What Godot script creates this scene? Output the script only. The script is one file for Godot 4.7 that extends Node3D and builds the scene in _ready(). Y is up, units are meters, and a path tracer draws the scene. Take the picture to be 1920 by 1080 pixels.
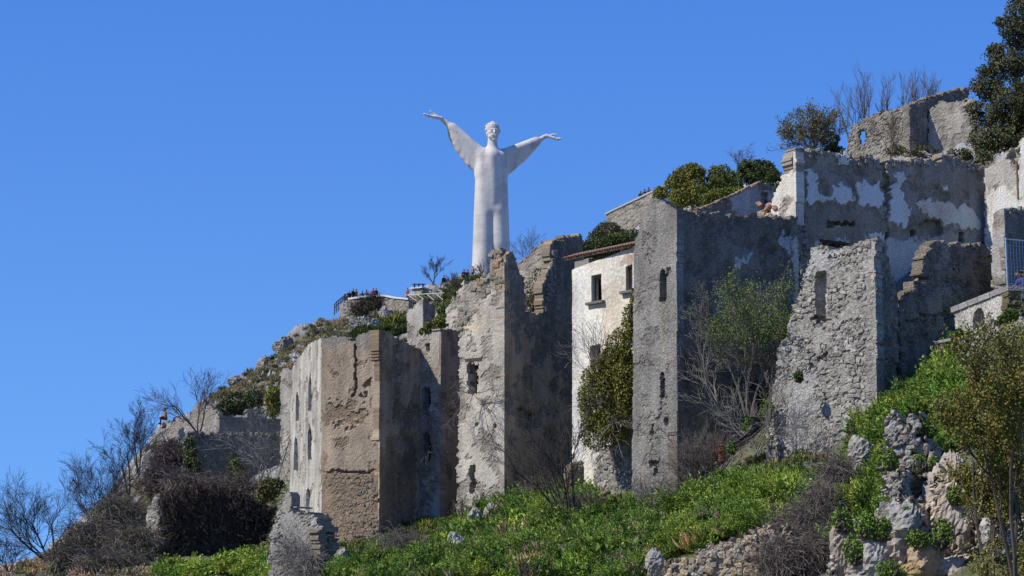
extends Node3D

const F := 3583.0
const PITCH := 9.5
const CAM := Vector3(0.0, 1.6, 0.0)

class Buf:
	var v := PackedVector3Array()
	var c := PackedColorArray()
	var i := PackedInt32Array()
	func tri(a: Vector3, b: Vector3, d: Vector3, col: Color) -> void:
		var n := v.size()
		v.append(a); v.append(b); v.append(d)
		c.append(col); c.append(col); c.append(col)
		i.append(n); i.append(n + 1); i.append(n + 2)
	func quad(a: Vector3, b: Vector3, d: Vector3, e: Vector3, col: Color) -> void:
		var n := v.size()
		v.append(a); v.append(b); v.append(d); v.append(e)
		c.append(col); c.append(col); c.append(col); c.append(col)
		i.append_array(PackedInt32Array([n, n + 1, n + 2, n, n + 2, n + 3]))
	func box(t: Transform3D, s: Vector3, col: Color) -> void:
		var h := s * 0.5
		var p: Array[Vector3] = []
		for k in 8:
			p.append(t * Vector3(h.x if k & 1 else -h.x, h.y if k & 2 else -h.y, h.z if k & 4 else -h.z))
		quad(p[4], p[6], p[7], p[5], col)
		quad(p[1], p[3], p[2], p[0], col)
		quad(p[0], p[2], p[6], p[4], col)
		quad(p[5], p[7], p[3], p[1], col)
		quad(p[2], p[3], p[7], p[6], col)
		quad(p[0], p[4], p[5], p[1], col)
	func tube(a: Vector3, b: Vector3, ra: float, rb: float, n: int, col: Color) -> void:
		var d := (b - a).normalized()
		var x := d.cross(Vector3(0.31, 0.2, 0.93) if absf(d.y) > 0.5 else Vector3.UP).normalized()
		var y := d.cross(x)
		var first := v.size()
		for k in n:
			var t := TAU * k / n
			var o := x * cos(t) + y * sin(t)
			v.append(a + o * ra); v.append(b + o * rb)
			c.append(col); c.append(col)
		for k in n:
			var p := first + 2 * k
			var q := first + 2 * ((k + 1) % n)
			i.append_array(PackedInt32Array([p, p + 1, q + 1, p, q + 1, q]))
	func leaf(p: Vector3, d: Vector3, nrm: Vector3, s: float, w: float, col: Color) -> void:
		var side := d.cross(nrm).normalized() * (s * w)
		var mid := p + d * (s * 0.45)
		var n := v.size()
		v.append(p); v.append(mid + side + nrm * (s * 0.12)); v.append(p + d * s); v.append(mid - side + nrm * (s * 0.12))
		c.append(col); c.append(col); c.append(col); c.append(col)
		i.append_array(PackedInt32Array([n, n + 1, n + 2, n, n + 2, n + 3]))
	func lump(t: Transform3D, src: Buf, col: Color) -> void:
		var n := v.size()
		for p in src.v:
			v.append(t * p); c.append(col)
		for k in src.i:
			i.append(n + k)

class Face:
	var o: Vector3
	var n: Vector3
	var u: Vector3

var M := {}
var used := {}
var rng := RandomNumberGenerator.new()
var n_cell := FastNoiseLite.new()
var n_val := FastNoiseLite.new()
var n_big := FastNoiseLite.new()
var n_fine := FastNoiseLite.new()
var n_mask := FastNoiseLite.new()
var n_rag := FastNoiseLite.new()
var lumps: Array = []
var lump_meshes: Array = []

# ---------------------------------------------------------------- places
func ray(px: float, py: float) -> Vector3:
	var a := deg_to_rad(PITCH)
	var x := (px - 960.0) / F
	var y := (540.0 - py) / F
	return Vector3(x, y * cos(a) + sin(a), y * sin(a) - cos(a))

func at(px: float, py: float, d: float) -> Vector3:
	var r := ray(px, py)
	return CAM + r * (d / -r.z)

func proj(p: Vector3) -> Vector2:
	var a := deg_to_rad(PITCH)
	var q := p - CAM
	var y := q.y * cos(a) + q.z * sin(a)
	var z := -q.y * sin(a) + q.z * cos(a)
	return Vector2(960.0 + F * q.x / -z, 540.0 - F * y / -z)

func face(px: float, py: float, d: float, yaw: float) -> Face:
	var f := Face.new()
	var a := deg_to_rad(yaw)
	f.o = at(px, py, d)
	f.n = Vector3(sin(a), 0, cos(a))
	f.u = Vector3(cos(a), 0, -sin(a))
	return f

func on(f: Face, px: float, py: float, out := 0.0) -> Vector3:
	var r := ray(px, py)
	var t := f.n.dot(f.o + f.n * out - CAM) / f.n.dot(r)
	return CAM + r * t

func uv(f: Face, px: float, py: float) -> Vector2:
	var p := on(f, px, py) - f.o
	return Vector2(p.dot(f.u), p.y)

func uvs(f: Face, l: Array) -> PackedVector2Array:
	var a := PackedVector2Array()
	for k in range(0, l.size(), 2):
		a.append(uv(f, l[k], l[k + 1]))
	return a

func fp(f: Face, u: float, v: float, w := 0.0) -> Vector3:
	return f.o + f.u * u + Vector3.UP * v + f.n * w

func fbasis(f: Face) -> Basis:
	return Basis(f.u, Vector3.UP, f.n)

# ---------------------------------------------------------------- naming
func numbered(called: String) -> String:
	var n: int = used.get(called, 0)
	used[called] = n + 1
	return called if n == 0 else "%s_%03d" % [called, n]

func tag(o: Node, label: String, category: String, group := "") -> void:
	o.set_meta("label", label)
	o.set_meta("category", category)
	if group:
		o.set_meta("group", group)

func thing(called: String, label: String, category: String, where: Vector3, group := "") -> Node3D:
	var o := Node3D.new()
	o.name = numbered(called)
	o.position = where
	add_child(o)
	tag(o, label, category, group)
	return o

func to_mesh(b: Buf, smooth := false) -> ArrayMesh:
	var a := []
	a.resize(Mesh.ARRAY_MAX)
	a[Mesh.ARRAY_VERTEX] = b.v
	a[Mesh.ARRAY_COLOR] = b.c
	a[Mesh.ARRAY_INDEX] = b.i
	if smooth:
		var st := SurfaceTool.new()
		st.create_from_arrays(a)
		st.generate_normals()
		return st.commit()
	var m := ArrayMesh.new()
	m.add_surface_from_arrays(Mesh.PRIMITIVE_TRIANGLES, a)
	return m

func piece(parent: Node, called: String, m: Mesh, mat: Material, t := Transform3D()) -> MeshInstance3D:
	var o := MeshInstance3D.new()
	o.name = called if parent != self else numbered(called)
	o.mesh = m
	o.material_override = mat
	o.transform = t
	parent.add_child(o, true)
	return o

# world-space buffer put under a thing
func part(parent: Node3D, called: String, b: Buf, mat: Material, smooth := false) -> MeshInstance3D:
	var g := parent
	var base := Vector3.ZERO
	while g != self:
		base += g.position
		g = g.get_parent()
	for k in b.v.size():
		b.v[k] -= base
	return piece(parent, called, to_mesh(b, smooth), mat)

# ---------------------------------------------------------------- materials
func noise_tex(freq: float, oct: int, lo: float, hi: float, sd: int, kind := FastNoiseLite.TYPE_SIMPLEX_SMOOTH, size := 512) -> NoiseTexture2D:
	var n := FastNoiseLite.new()
	n.noise_type = kind
	n.frequency = freq
	n.fractal_octaves = oct
	n.seed = sd
	var t := NoiseTexture2D.new()
	t.width = size
	t.height = size
	t.seamless = true
	t.noise = n
	var g := Gradient.new()
	g.set_color(0, Color(lo, lo, lo))
	g.set_color(1, Color(hi, hi, hi))
	t.color_ramp = g
	return t

# small stones and pits: dark joints, pale faces
func stone_tex(freq: float, sd: int, lo: float) -> NoiseTexture2D:
	var t := noise_tex(freq, 2, lo, 1.0, sd, FastNoiseLite.TYPE_CELLULAR, 1024)
	var n: FastNoiseLite = t.noise
	n.cellular_return_type = FastNoiseLite.RETURN_DISTANCE2_SUB
	n.domain_warp_enabled = true
	n.domain_warp_amplitude = 14.0
	n.domain_warp_frequency = 0.03
	var g := Gradient.new()
	g.set_color(0, Color(lo, lo, lo))
	g.set_color(1, Color(1, 1, 1))
	g.add_point(0.18, Color(lerpf(lo, 1.0, 0.55), lerpf(lo, 1.0, 0.55), lerpf(lo, 1.0, 0.55)))
	g.add_point(0.45, Color(0.9, 0.9, 0.9))
	t.color_ramp = g
	return t

func mat(called: String, rough: float, tex: Texture2D, scale: float, bump: Texture2D = null, bump_cm := 0.0, spec := 0.3) -> StandardMaterial3D:
	var m := StandardMaterial3D.new()
	m.resource_name = called
	m.vertex_color_use_as_albedo = true
	m.roughness = rough
	m.metallic_specular = spec
	m.uv1_triplanar = true
	m.uv1_world_triplanar = true
	m.uv1_scale = Vector3.ONE * scale
	if tex:
		m.albedo_texture = tex
	if bump:
		m.heightmap_enabled = true
		m.heightmap_texture = bump
		m.heightmap_scale = bump_cm
	M[called] = m
	return m

func flat_mat(called: String, c: Color, rough := 0.8, metal := 0.0) -> StandardMaterial3D:
	var m := StandardMaterial3D.new()
	m.resource_name = called
	m.albedo_color = c.linear_to_srgb()
	m.roughness = rough
	m.metallic = metal
	M[called] = m
	return m

func leaf_mat(called: String, back: float) -> void:
	var m := StandardMaterial3D.new()
	m.resource_name = called
	m.vertex_color_use_as_albedo = true
	m.roughness = 0.6
	m.metallic_specular = 0.3
	m.cull_mode = BaseMaterial3D.CULL_DISABLED
	m.backlight_enabled = true
	m.backlight = Color(back, back, back * 0.6)
	M[called] = m

func materials() -> void:
	var grain := noise_tex(0.03, 5, 0.78, 1.0, 3)
	var coarse := noise_tex(0.02, 6, 0.1, 1.0, 4)
	var pits := noise_tex(0.05, 3, 0.0, 1.0, 5, FastNoiseLite.TYPE_CELLULAR)
	mat("stone", 0.95, stone_tex(0.035, 21, 0.5), 0.21, stone_tex(0.035, 21, 0.0), 2.2, 0.2)
	mat("render", 0.95, noise_tex(0.035, 6, 0.6, 1.06, 8, FastNoiseLite.TYPE_SIMPLEX, 1024), 0.3, noise_tex(0.05, 6, 0.0, 1.0, 9, FastNoiseLite.TYPE_SIMPLEX, 1024), 1.8, 0.2)
	mat("plaster", 0.92, grain, 0.35, coarse, 0.9, 0.2)
	mat("earth", 1.0, grain, 0.3, coarse, 6.0, 0.1)
	mat("rock", 0.95, grain, 0.4, pits, 4.0, 0.2)
	mat("concrete", 0.85, noise_tex(0.025, 5, 0.9, 1.0, 6), 0.12, coarse, 1.0, 0.25)
	mat("bark", 0.95, grain, 1.5, coarse, 2.0, 0.15)
	mat("cloth", 0.9, null, 1.0)
	mat("tile", 0.85, grain, 0.8, coarse, 2.0, 0.2)
	mat("wood", 0.85, grain, 1.2, coarse, 1.0, 0.2)
	for k in ["cloth"]:
		M[k].uv1_triplanar = false
	leaf_mat("leaf", 0.35)
	leaf_mat("dark_leaf", 0.2)
	flat_mat("steel", Color(0.42, 0.5, 0.56), 0.45, 0.6)
	flat_mat("white_rail", Color(0.7, 0.7, 0.66), 0.5)
	flat_mat("dark_rail", Color(0.06, 0.045, 0.035), 0.8)

func set_noise(n: FastNoiseLite, kind: int, freq: float, oct: int, sd: int) -> void:
	n.noise_type = kind
	n.frequency = freq
	n.seed = sd
	n.fractal_type = FastNoiseLite.FRACTAL_FBM if oct > 1 else FastNoiseLite.FRACTAL_NONE
	n.fractal_octaves = oct

func noises() -> void:
	set_noise(n_cell, FastNoiseLite.TYPE_CELLULAR, 1.0, 1, 11)
	n_cell.cellular_return_type = FastNoiseLite.RETURN_DISTANCE2_SUB
	set_noise(n_val, FastNoiseLite.TYPE_CELLULAR, 1.0, 1, 11)
	n_val.cellular_return_type = FastNoiseLite.RETURN_CELL_VALUE
	set_noise(n_big, FastNoiseLite.TYPE_SIMPLEX_SMOOTH, 0.28, 3, 12)
	set_noise(n_fine, FastNoiseLite.TYPE_SIMPLEX, 4.5, 2, 13)
	set_noise(n_mask, FastNoiseLite.TYPE_SIMPLEX_SMOOTH, 0.5, 5, 14)
	set_noise(n_rag, FastNoiseLite.TYPE_SIMPLEX, 1.6, 3, 15)

# ---------------------------------------------------------------- ruined walls
var s_gain := 1.0
var s_size := 0.4
var s_amp := 0.07
var s_a := Color.GRAY
var s_b := Color.GRAY
var s_p := Color.GRAY
var s_thr := -2.0
var s_streak := 0.25
var s_off := Vector2.ZERO
var s_w := 0.0
var s_c := Color.GRAY
var s_patch: Array = []
var s_course := 1.35

const STYLES := {
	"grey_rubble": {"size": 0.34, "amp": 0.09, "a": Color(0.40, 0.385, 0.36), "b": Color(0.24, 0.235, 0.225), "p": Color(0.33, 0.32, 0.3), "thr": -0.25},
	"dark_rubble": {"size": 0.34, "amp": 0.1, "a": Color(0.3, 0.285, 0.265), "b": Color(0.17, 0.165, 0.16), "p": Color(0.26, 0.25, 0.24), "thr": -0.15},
	"grey_render": {"size": 0.22, "amp": 0.035, "a": Color(0.31, 0.3, 0.285), "b": Color(0.21, 0.205, 0.195), "p": Color(0.27, 0.265, 0.255), "thr": 0.3},
	"pale_render": {"size": 0.28, "amp": 0.04, "a": Color(0.36, 0.33, 0.29), "b": Color(0.25, 0.23, 0.2), "p": Color(0.43, 0.405, 0.36), "thr": 0.22},
	"brown_render": {"size": 0.24, "amp": 0.035, "a": Color(0.33, 0.255, 0.185), "b": Color(0.23, 0.175, 0.13), "p": Color(0.355, 0.29, 0.225), "thr": 0.36},
	"white_plaster": {"size": 0.3, "amp": 0.02, "a": Color(0.5, 0.45, 0.38), "b": Color(0.36, 0.32, 0.27), "p": Color(0.67, 0.64, 0.585), "thr": 0.9},
	"crag": {"size": 0.75, "amp": 0.55, "a": Color(0.52, 0.45, 0.37), "b": Color(0.36, 0.34, 0.31), "p": Color(0.45, 0.42, 0.38), "thr": -0.45, "course": 0.8},
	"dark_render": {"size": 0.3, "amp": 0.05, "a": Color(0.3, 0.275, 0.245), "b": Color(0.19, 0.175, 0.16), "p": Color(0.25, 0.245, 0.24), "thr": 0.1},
}

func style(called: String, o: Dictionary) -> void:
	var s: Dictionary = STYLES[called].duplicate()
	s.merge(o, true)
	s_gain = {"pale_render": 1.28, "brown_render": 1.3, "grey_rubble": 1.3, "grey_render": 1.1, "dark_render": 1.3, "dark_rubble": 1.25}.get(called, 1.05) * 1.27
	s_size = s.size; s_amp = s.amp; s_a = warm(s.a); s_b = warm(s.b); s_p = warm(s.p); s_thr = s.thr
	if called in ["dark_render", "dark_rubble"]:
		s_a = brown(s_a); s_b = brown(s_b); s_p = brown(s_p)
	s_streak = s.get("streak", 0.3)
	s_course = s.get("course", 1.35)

# limestone and lime plaster are a little warm
func warm(c: Color) -> Color:
	return Color(c.r * 1.0, c.g * 0.965, c.b * 0.885)

func brown(c: Color) -> Color:
	return Color(c.r * 1.03, c.g * 0.96, c.b * 0.84)

func mul(c: Color, k: float) -> Color:
	return Color(c.r * k, c.g * k, c.b * k)

func sample(u0: float, v0: float) -> void:
	var u := u0 + s_off.x
	var v := v0 + s_off.y
	var fine := n_fine.get_noise_2d(u, v)
	var big := n_big.get_noise_2d(u, v)
	var wu := u + 0.12 * fine
	var wv := v + 0.1 * n_rag.get_noise_2d(u, v)
	var q := clampf((n_cell.get_noise_2d(wu / s_size, wv * s_course / s_size) + 1.0) * 2.4, 0.0, 1.0)
	var id := n_val.get_noise_2d(wu / s_size, wv * s_course / s_size)
	var bulge := q * (2.0 - q)
	var wr := s_amp * (bulge * (0.75 + 0.5 * id)) + fine * s_amp * 0.25
	var cr := s_a.lerp(s_b, clampf(0.5 + 0.45 * id + 0.35 * fine, 0.0, 1.0))
	cr = mul(cr, 0.75 + 0.25 * bulge)
	var m := n_mask.get_noise_2d(u, v) + 0.12 * fine
	var pl := 1.0 - smoothstep(s_thr - 0.015, s_thr + 0.015, m)
	var pc := s_p
	var off := 0.0
	for k: Array in s_patch:
		var r: Rect2 = k[0]
		if r.has_point(Vector2(u0, v0)):
			var jit: float = k[5] * 0.8
			if Geometry2D.is_point_in_polygon(Vector2(u0 + jit * n_rag.get_noise_2d(u * 0.8, v * 0.8), v0 + jit * n_rag.get_noise_2d(u * 0.8 + 50.0, v * 0.8)), k[1]):
				pc = k[2] if k[2] != null else pc
				pl = k[3]
				off += k[4]
	var wp := s_amp * 0.8 + fine * 0.01 + 0.012 * n_mask.get_noise_2d(u * 3.0, v * 3.0)
	var streak := n_mask.get_noise_2d(u * 2.0 + 31.0, v * 0.33)
	s_w = lerpf(wr - 0.035, wp, pl) + 0.05 * big + off + 0.035
	s_c = mul(cr.lerp(pc, pl), s_gain * clampf(1.0 + 0.3 * big + s_streak * streak + 0.22 * fine, 0.4, 1.5))

func wall(parent: Node3D, called: String, f: Face, out_px: Array, o := {}) -> MeshInstance3D:
	style(o.get("style", "grey_rubble"), o)
	var cell: float = o.get("cell", 0.09)
	var thick: float = o.get("thick", 0.6)
	var rag: float = o.get("rag", 0.1)
	var sd: float = o.get("seed", used.size() * 7.3)
	s_off = Vector2(sd * 13.0, sd * 5.0)
	var poly := uvs(f, out_px)
	var holes := []
	for h: Array in o.get("holes", []):
		holes.append(uvs(f, h))
	s_patch = []
	for k: Dictionary in o.get("patches", []):
		var pp := uvs(f, k.p)
		var r := Rect2(pp[0], Vector2.ZERO)
		for p in pp:
			r = r.expand(p)
		s_patch.append([r.grow(0.3), pp, warm(k.c) if k.has("c") else null, k.get("m", 1.0), k.get("w", 0.0), k.get("j", 0.3)])
	var lo := poly[0]
	var hi := poly[0]
	for p in poly:
		lo = lo.min(p); hi = hi.max(p)
	lo -= Vector2(rag, rag); hi += Vector2(rag, rag)
	var nu := int((hi.x - lo.x) / cell) + 1
	var nv := int((hi.y - lo.y) / cell) + 1
	var sharp := []
	for x: float in o.get("sharp", []):
		sharp.append(uv(f, x, out_px[out_px.size() - 1]).x)
	var inset: float = o.get("inset", 0.0)
	var inn := PackedByteArray()
	inn.resize((nu + 2) * (nv + 2))
	for j in nv:
		for i in nu:
			var p := lo + Vector2(i + 0.5, j + 0.5) * cell
			var q := p
			var k_rag := 1.0
			var cut := false
			for us: float in sharp:
				k_rag = minf(k_rag, clampf((absf(p.x - us) - 0.1) / 0.7, 0.16, 1.0))
				cut = cut or absf(p.x - us) < inset
			if cut:
				continue
			if rag > 0.0:
				q += Vector2(n_rag.get_noise_2d(p.x + s_off.x, p.y), n_rag.get_noise_2d(p.x + s_off.x + 70.0, p.y)) * (rag * 1.2 * k_rag)
				q.y += n_val.get_noise_2d(p.x / 0.42 + s_off.x, p.y / 0.3) * rag * 0.9 * k_rag
			if Geometry2D.is_point_in_polygon(q, poly):
				var ok := true
				for h: PackedVector2Array in holes:
					if Geometry2D.is_point_in_polygon(q, h):
						ok = false
						break
				if ok:
					inn[(j + 1) * (nu + 2) + i + 1] = 1
	var vid := PackedInt32Array()
	vid.resize((nu + 1) * (nv + 1))
	vid.fill(-1)
	var bid := vid.duplicate()
	var b := Buf.new()
	var base := parent.position
	var edges: Array = [poly]
	edges.append_array(holes)
	for j in nv + 1:
		for i in nu + 1:
			var k := j * (nu + 2) + i
			var s := inn[k] + inn[k + 1] + inn[k + nu + 2] + inn[k + nu + 3]
			if s == 0:
				continue
			var p := lo + Vector2(i, j) * cell
			if s < 4 and rag <= 0.0:
				var best := p
				var bd := cell
				for e: PackedVector2Array in edges:
					for n in e.size():
						var c := Geometry2D.get_closest_point_to_segment(p, e[n], e[(n + 1) % e.size()])
						if c.distance_to(p) < bd:
							bd = c.distance_to(p); best = c
				p = best
			sample(p.x, p.y)
			for us: float in sharp:
				s_w = lerpf(0.055, s_w, clampf(absf(p.x - us) / 0.5, 0.12, 1.0))
			vid[j * (nu + 1) + i] = b.v.size()
			b.v.append(fp(f, p.x, p.y, s_w) - base)
			b.c.append(s_c)
			if s < 4:
				bid[j * (nu + 1) + i] = b.v.size()
				b.v.append(fp(f, p.x, p.y, -thick + 0.3 * (s_w - 0.05)) - base)
				b.c.append(s_c)
	for j in nv:
		var run := -1
		for i in nu + 1:
			var k := (j + 1) * (nu + 2) + i + 1
			var g := j * (nu + 1) + i
			if i < nu and inn[k]:
				if run < 0:
					run = i
				b.i.append_array(PackedInt32Array([vid[g], vid[g + nu + 1], vid[g + nu + 2], vid[g], vid[g + nu + 2], vid[g + 1]]))
				if not inn[k - 1]: rim(b, vid[g], vid[g + nu + 1], bid[g], bid[g + nu + 1])
				if not inn[k + 1]: rim(b, vid[g + nu + 2], vid[g + 1], bid[g + nu + 2], bid[g + 1])
				if not inn[k - nu - 2]: rim(b, vid[g + 1], vid[g], bid[g + 1], bid[g])
				if not inn[k + nu + 2]: rim(b, vid[g + nu + 1], vid[g + nu + 2], bid[g + nu + 1], bid[g + nu + 2])
			elif run >= 0:
				var c := b.c[vid[g]]
				var u0 := lo.x + run * cell
				var u1 := lo.x + i * cell
				var v0 := lo.y + j * cell
				b.quad(fp(f, u1, v0, -thick) - base, fp(f, u1, v0 + cell, -thick) - base, fp(f, u0, v0 + cell, -thick) - base, fp(f, u0, v0, -thick) - base, c)
				run = -1
	return piece(parent, called, to_mesh(b), M[o.get("mat", "render" if o.get("style", "") in ["brown_render", "dark_render", "pale_render"] else "stone")])

func rim(b: Buf, a: int, c: int, ba: int, bc: int) -> void:
	b.i.append_array(PackedInt32Array([a, ba, bc, a, bc, c]))

# plain hidden sides of a ruin, and floors inside it: corners a (end of the first face), c (corner), e (end of the second)
func shell(parent: Node3D, a: Vector3, c: Vector3, e: Vector3, y0: float, y1: float, floors: Array, col: Color) -> void:
	var d := a + e - c
	a.y = 0; c.y = 0; e.y = 0; d.y = 0
	var mid := (a + c + e + d) * 0.25
	for s in [[a, d], [d, e]]:
		var p: Vector3 = s[0]
		var q: Vector3 = s[1]
		var dir := (q - p).normalized()
		var nn := (mid - p).slide(dir).normalized()
		var ctr := (p + q) * 0.5 + nn * 0.3 + Vector3.UP * (y0 + y1) * 0.5
		var b := Buf.new()
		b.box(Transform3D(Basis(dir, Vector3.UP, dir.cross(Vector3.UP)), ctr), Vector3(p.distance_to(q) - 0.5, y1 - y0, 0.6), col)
		part(parent, "rear_wall", b, M.stone)
	for y: float in floors:
		var b := Buf.new()
		var k := 0.93
		var pts: Array[Vector3] = []
		for p: Vector3 in [a, c, e, d]:
			pts.append(mid.lerp(p, k) + Vector3.UP * y)
		var up := Vector3.UP * 0.25
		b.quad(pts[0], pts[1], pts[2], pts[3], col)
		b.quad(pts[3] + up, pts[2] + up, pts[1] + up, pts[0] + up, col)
		part(parent, "floor_slab", b, M.stone)

func make_lumps() -> void:
	for k in 8:
		var b := Buf.new()
		var r := RandomNumberGenerator.new()
		r.seed = 900 + k
		var p: Array[Vector3] = []
		for c in 8:
			var q := Vector3(1 if c & 1 else -1, 1 if c & 2 else -1, 1 if c & 4 else -1)
			p.append(q * 0.41 + Vector3(r.randf_range(-.14, .14), r.randf_range(-.14, .14), r.randf_range(-.1, .1)))
		var fs := [[4, 6, 7, 5], [1, 3, 2, 0], [0, 2, 6, 4], [5, 7, 3, 1], [2, 3, 7, 6], [0, 4, 5, 1]]
		var ns := [Vector3(0, 0, 1), Vector3(0, 0, -1), Vector3(-1, 0, 0), Vector3(1, 0, 0), Vector3(0, 1, 0), Vector3(0, -1, 0)]
		for n in 6:
			var fc: Array = fs[n]
			var ctr: Vector3 = (ns[n] as Vector3) * r.randf_range(0.46, 0.54) + Vector3(r.randf_range(-.12, .12), r.randf_range(-.12, .12), 0)
			for e in 4:
				b.tri(p[fc[e]], p[fc[(e + 1) % 4]], ctr, Color.WHITE)
		lumps.append(b)
		lump_meshes.append(to_mesh(b))

func stone_mat(c: Color) -> Material:
	var key := "stone_%s" % c.to_html(false)
	if not M.has(key):
		var m: StandardMaterial3D = M.stone.duplicate()
		m.albedo_color = mul(warm(c), 1.25).linear_to_srgb()
		m.vertex_color_use_as_albedo = false
		M[key] = m
	return M[key]

# stones laid proud of a wall face: up to "most" as parts, the rest joined
func stones(parent: MeshInstance3D, f: Face, px: Array, size: float, cols: Array, most := 300, share := 0.85, depth := 0.5, proud := 0.06, sd := 1) -> void:
	var r := RandomNumberGenerator.new()
	r.seed = sd
	var poly := uvs(f, px)
	var lo := poly[0]
	var hi := poly[0]
	for p in poly:
		lo = lo.min(p); hi = hi.max(p)
	var base := Vector3.ZERO
	var g: Node = parent
	while g != self:
		base += (g as Node3D).position
		g = g.get_parent()
	var found := []
	var v := lo.y
	while v < hi.y:
		var h := size * r.randf_range(0.5, 0.95)
		var u := lo.x + r.randf() * size
		while u < hi.x:
			var w := size * r.randf_range(0.6, 1.7)
			var hh := h * r.randf_range(0.8, 1.25)
			var c := Vector2(u + w * 0.5, v + h * 0.5 + 0.25 * size * n_rag.get_noise_2d(u, v))
			if r.randf() < share and Geometry2D.is_point_in_polygon(c, poly):
				found.append([w * hh, c, w, hh])
			u += w * 0.98
		v += h * 0.95
	found.sort_custom(func(x, y): return x[0] > y[0])
	var rest := Buf.new()
	for k in found.size():
		var s: Array = found[k]
		var c: Vector2 = s[1]
		var dz: float = size * depth * r.randf_range(0.7, 1.3)
		var bs := fbasis(f) * Basis(Vector3(0, 0, 1), r.randf_range(-0.45, 0.45)) * Basis(Vector3(r.randf_range(-1, 1), r.randf_range(-1, 1), 0.01).normalized(), r.randf_range(0, 0.2)) * Basis.from_scale(Vector3(s[2] * 1.02, s[3] * 1.05, dz))
		var t := Transform3D(bs, fp(f, c.x, c.y, proud * r.randf_range(0.4, 1.3) + 0.07 * n_big.get_noise_2d(c.x, c.y) - dz * 0.25) - base)
		var n := r.randi() % 8
		var col: Color = cols[r.randi() % cols.size()]
		if k < most:
			piece(parent, "stone", lump_meshes[n], stone_mat(col), t)
		else:
			rest.lump(t, lumps[n], mul(warm(col), 1.25))
	if rest.v.size():
		var o := piece(parent, "small_stones", to_mesh(rest), M.stone)
		o.set_meta("kind", "stuff")

# ---------------------------------------------------------------- rocks
func boulder(where: Vector3, s: Vector3, sd: int, col: Color, col2: Color) -> Buf:
	var b := Buf.new()
	var r := RandomNumberGenerator.new()
	r.seed = sd * 31
	var cuts := []
	for k in 26:
		var q := unit(r)
		q.y *= 0.7
		cuts.append([q.normalized(), r.randf_range(0.66, 1.0)])
	var rows := 20 if s.length() < 1.6 else 40
	var cols := rows * 3 / 2
	var yaw := sd * 1.7
	for j in rows + 1:
		var la := PI * j / rows
		for i in cols:
			var lo := TAU * i / cols
			var d := Vector3(sin(la) * cos(lo), cos(la), sin(la) * sin(lo))
			var e := 1.25
			for k: Array in cuts:
				var x := d.dot(k[0])
				if x > 0.05:
					e = minf(e, float(k[1]) / x)
			e *= 1.0 + 0.16 * n_rag.get_noise_3d(d.x * 3.0 + sd, d.y * 3.0, d.z * 3.0) + 0.05 * n_fine.get_noise_3d(d.x * 1.6 + sd, d.y * 1.6, d.z * 1.6)
			b.v.append(where + (d * e * s).rotated(Vector3.UP, yaw))
			b.c.append(col.lerp(col2, clampf(0.5 + 1.4 * n_rag.get_noise_3d(d.x * 1.1, d.y * 1.5 + sd, d.z * 1.1), 0, 1)))
	for j in rows:
		for i in cols:
			var p := j * cols + i
			var q := j * cols + (i + 1) % cols
			b.i.append_array(PackedInt32Array([p, q, q + cols, p, q + cols, p + cols]))
	return b

func rock(label: String, where: Vector3, s: Vector3, sd: int, col: Color, col2: Color, group := "") -> void:
	var o := piece(self, "rock", to_mesh(boulder(Vector3.ZERO, s, sd, col, col2)), M.rock, Transform3D(Basis(), where))
	tag(o, label, "rock", group)

# ---------------------------------------------------------------- plants
func ell(px: float, py: float, d: float, rx: float, ry: float, rz := 0.0) -> Array:
	var k := d / F
	return [at(px, py, d), Vector3(rx * k, ry * k, (rz if rz > 0.0 else rx) * k)]

func unit(r: RandomNumberGenerator) -> Vector3:
	var z := r.randf_range(-1, 1)
	var t := r.randf() * TAU
	var s := sqrt(1.0 - z * z)
	return Vector3(s * cos(t), z, s * sin(t))

func crown(b: Buf, ells: Array, count: int, size: float, cols: Array, sd: int, gap := -0.25, shell_part := 0.35, droop := 0.0) -> void:
	var r := RandomNumberGenerator.new()
	r.seed = sd
	var n := FastNoiseLite.new()
	set_noise(n, FastNoiseLite.TYPE_SIMPLEX_SMOOTH, 0.55, 3, sd)
	var cum := []
	var total := 0.0
	for e: Array in ells:
		var q: Vector3 = e[1]
		total += q.x * q.y + q.y * q.z + q.x * q.z
		cum.append(total)
	for k in count:
		var x := r.randf() * total
		var w := 0
		while cum[w] < x:
			w += 1
		var d := unit(r)
		var c: Vector3 = ells[w][0]
		var q: Vector3 = ells[w][1]
		var p := c + d * q * (lerpf(1.0 - shell_part, 1.0, sqrt(r.randf())) * (1.0 + 0.28 * n.get_noise_3d(c.x + d.x * 4.0, c.y + d.y * 4.0, c.z + d.z * 4.0)))
		var g := n.get_noise_3d(p.x * 1.6, p.y * 1.6, p.z * 1.6)
		if g < gap:
			continue
		var dir := (unit(r) + d * 0.5 + Vector3.DOWN * droop).normalized()
		var nn := (unit(r) * 0.55 + d).normalized()
		nn = (nn - dir * nn.dot(dir)).normalized()
		var col: Color = cols[r.randi() % cols.size()]
		b.leaf(p, dir, nn, size * r.randf_range(0.7, 1.35), 0.36, mul(col, 1.0 + 0.35 * n.get_noise_3d(p.x * 0.7 + 40, p.y * 0.7, p.z * 0.7) + r.randf_range(-0.15, 0.15)))

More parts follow.
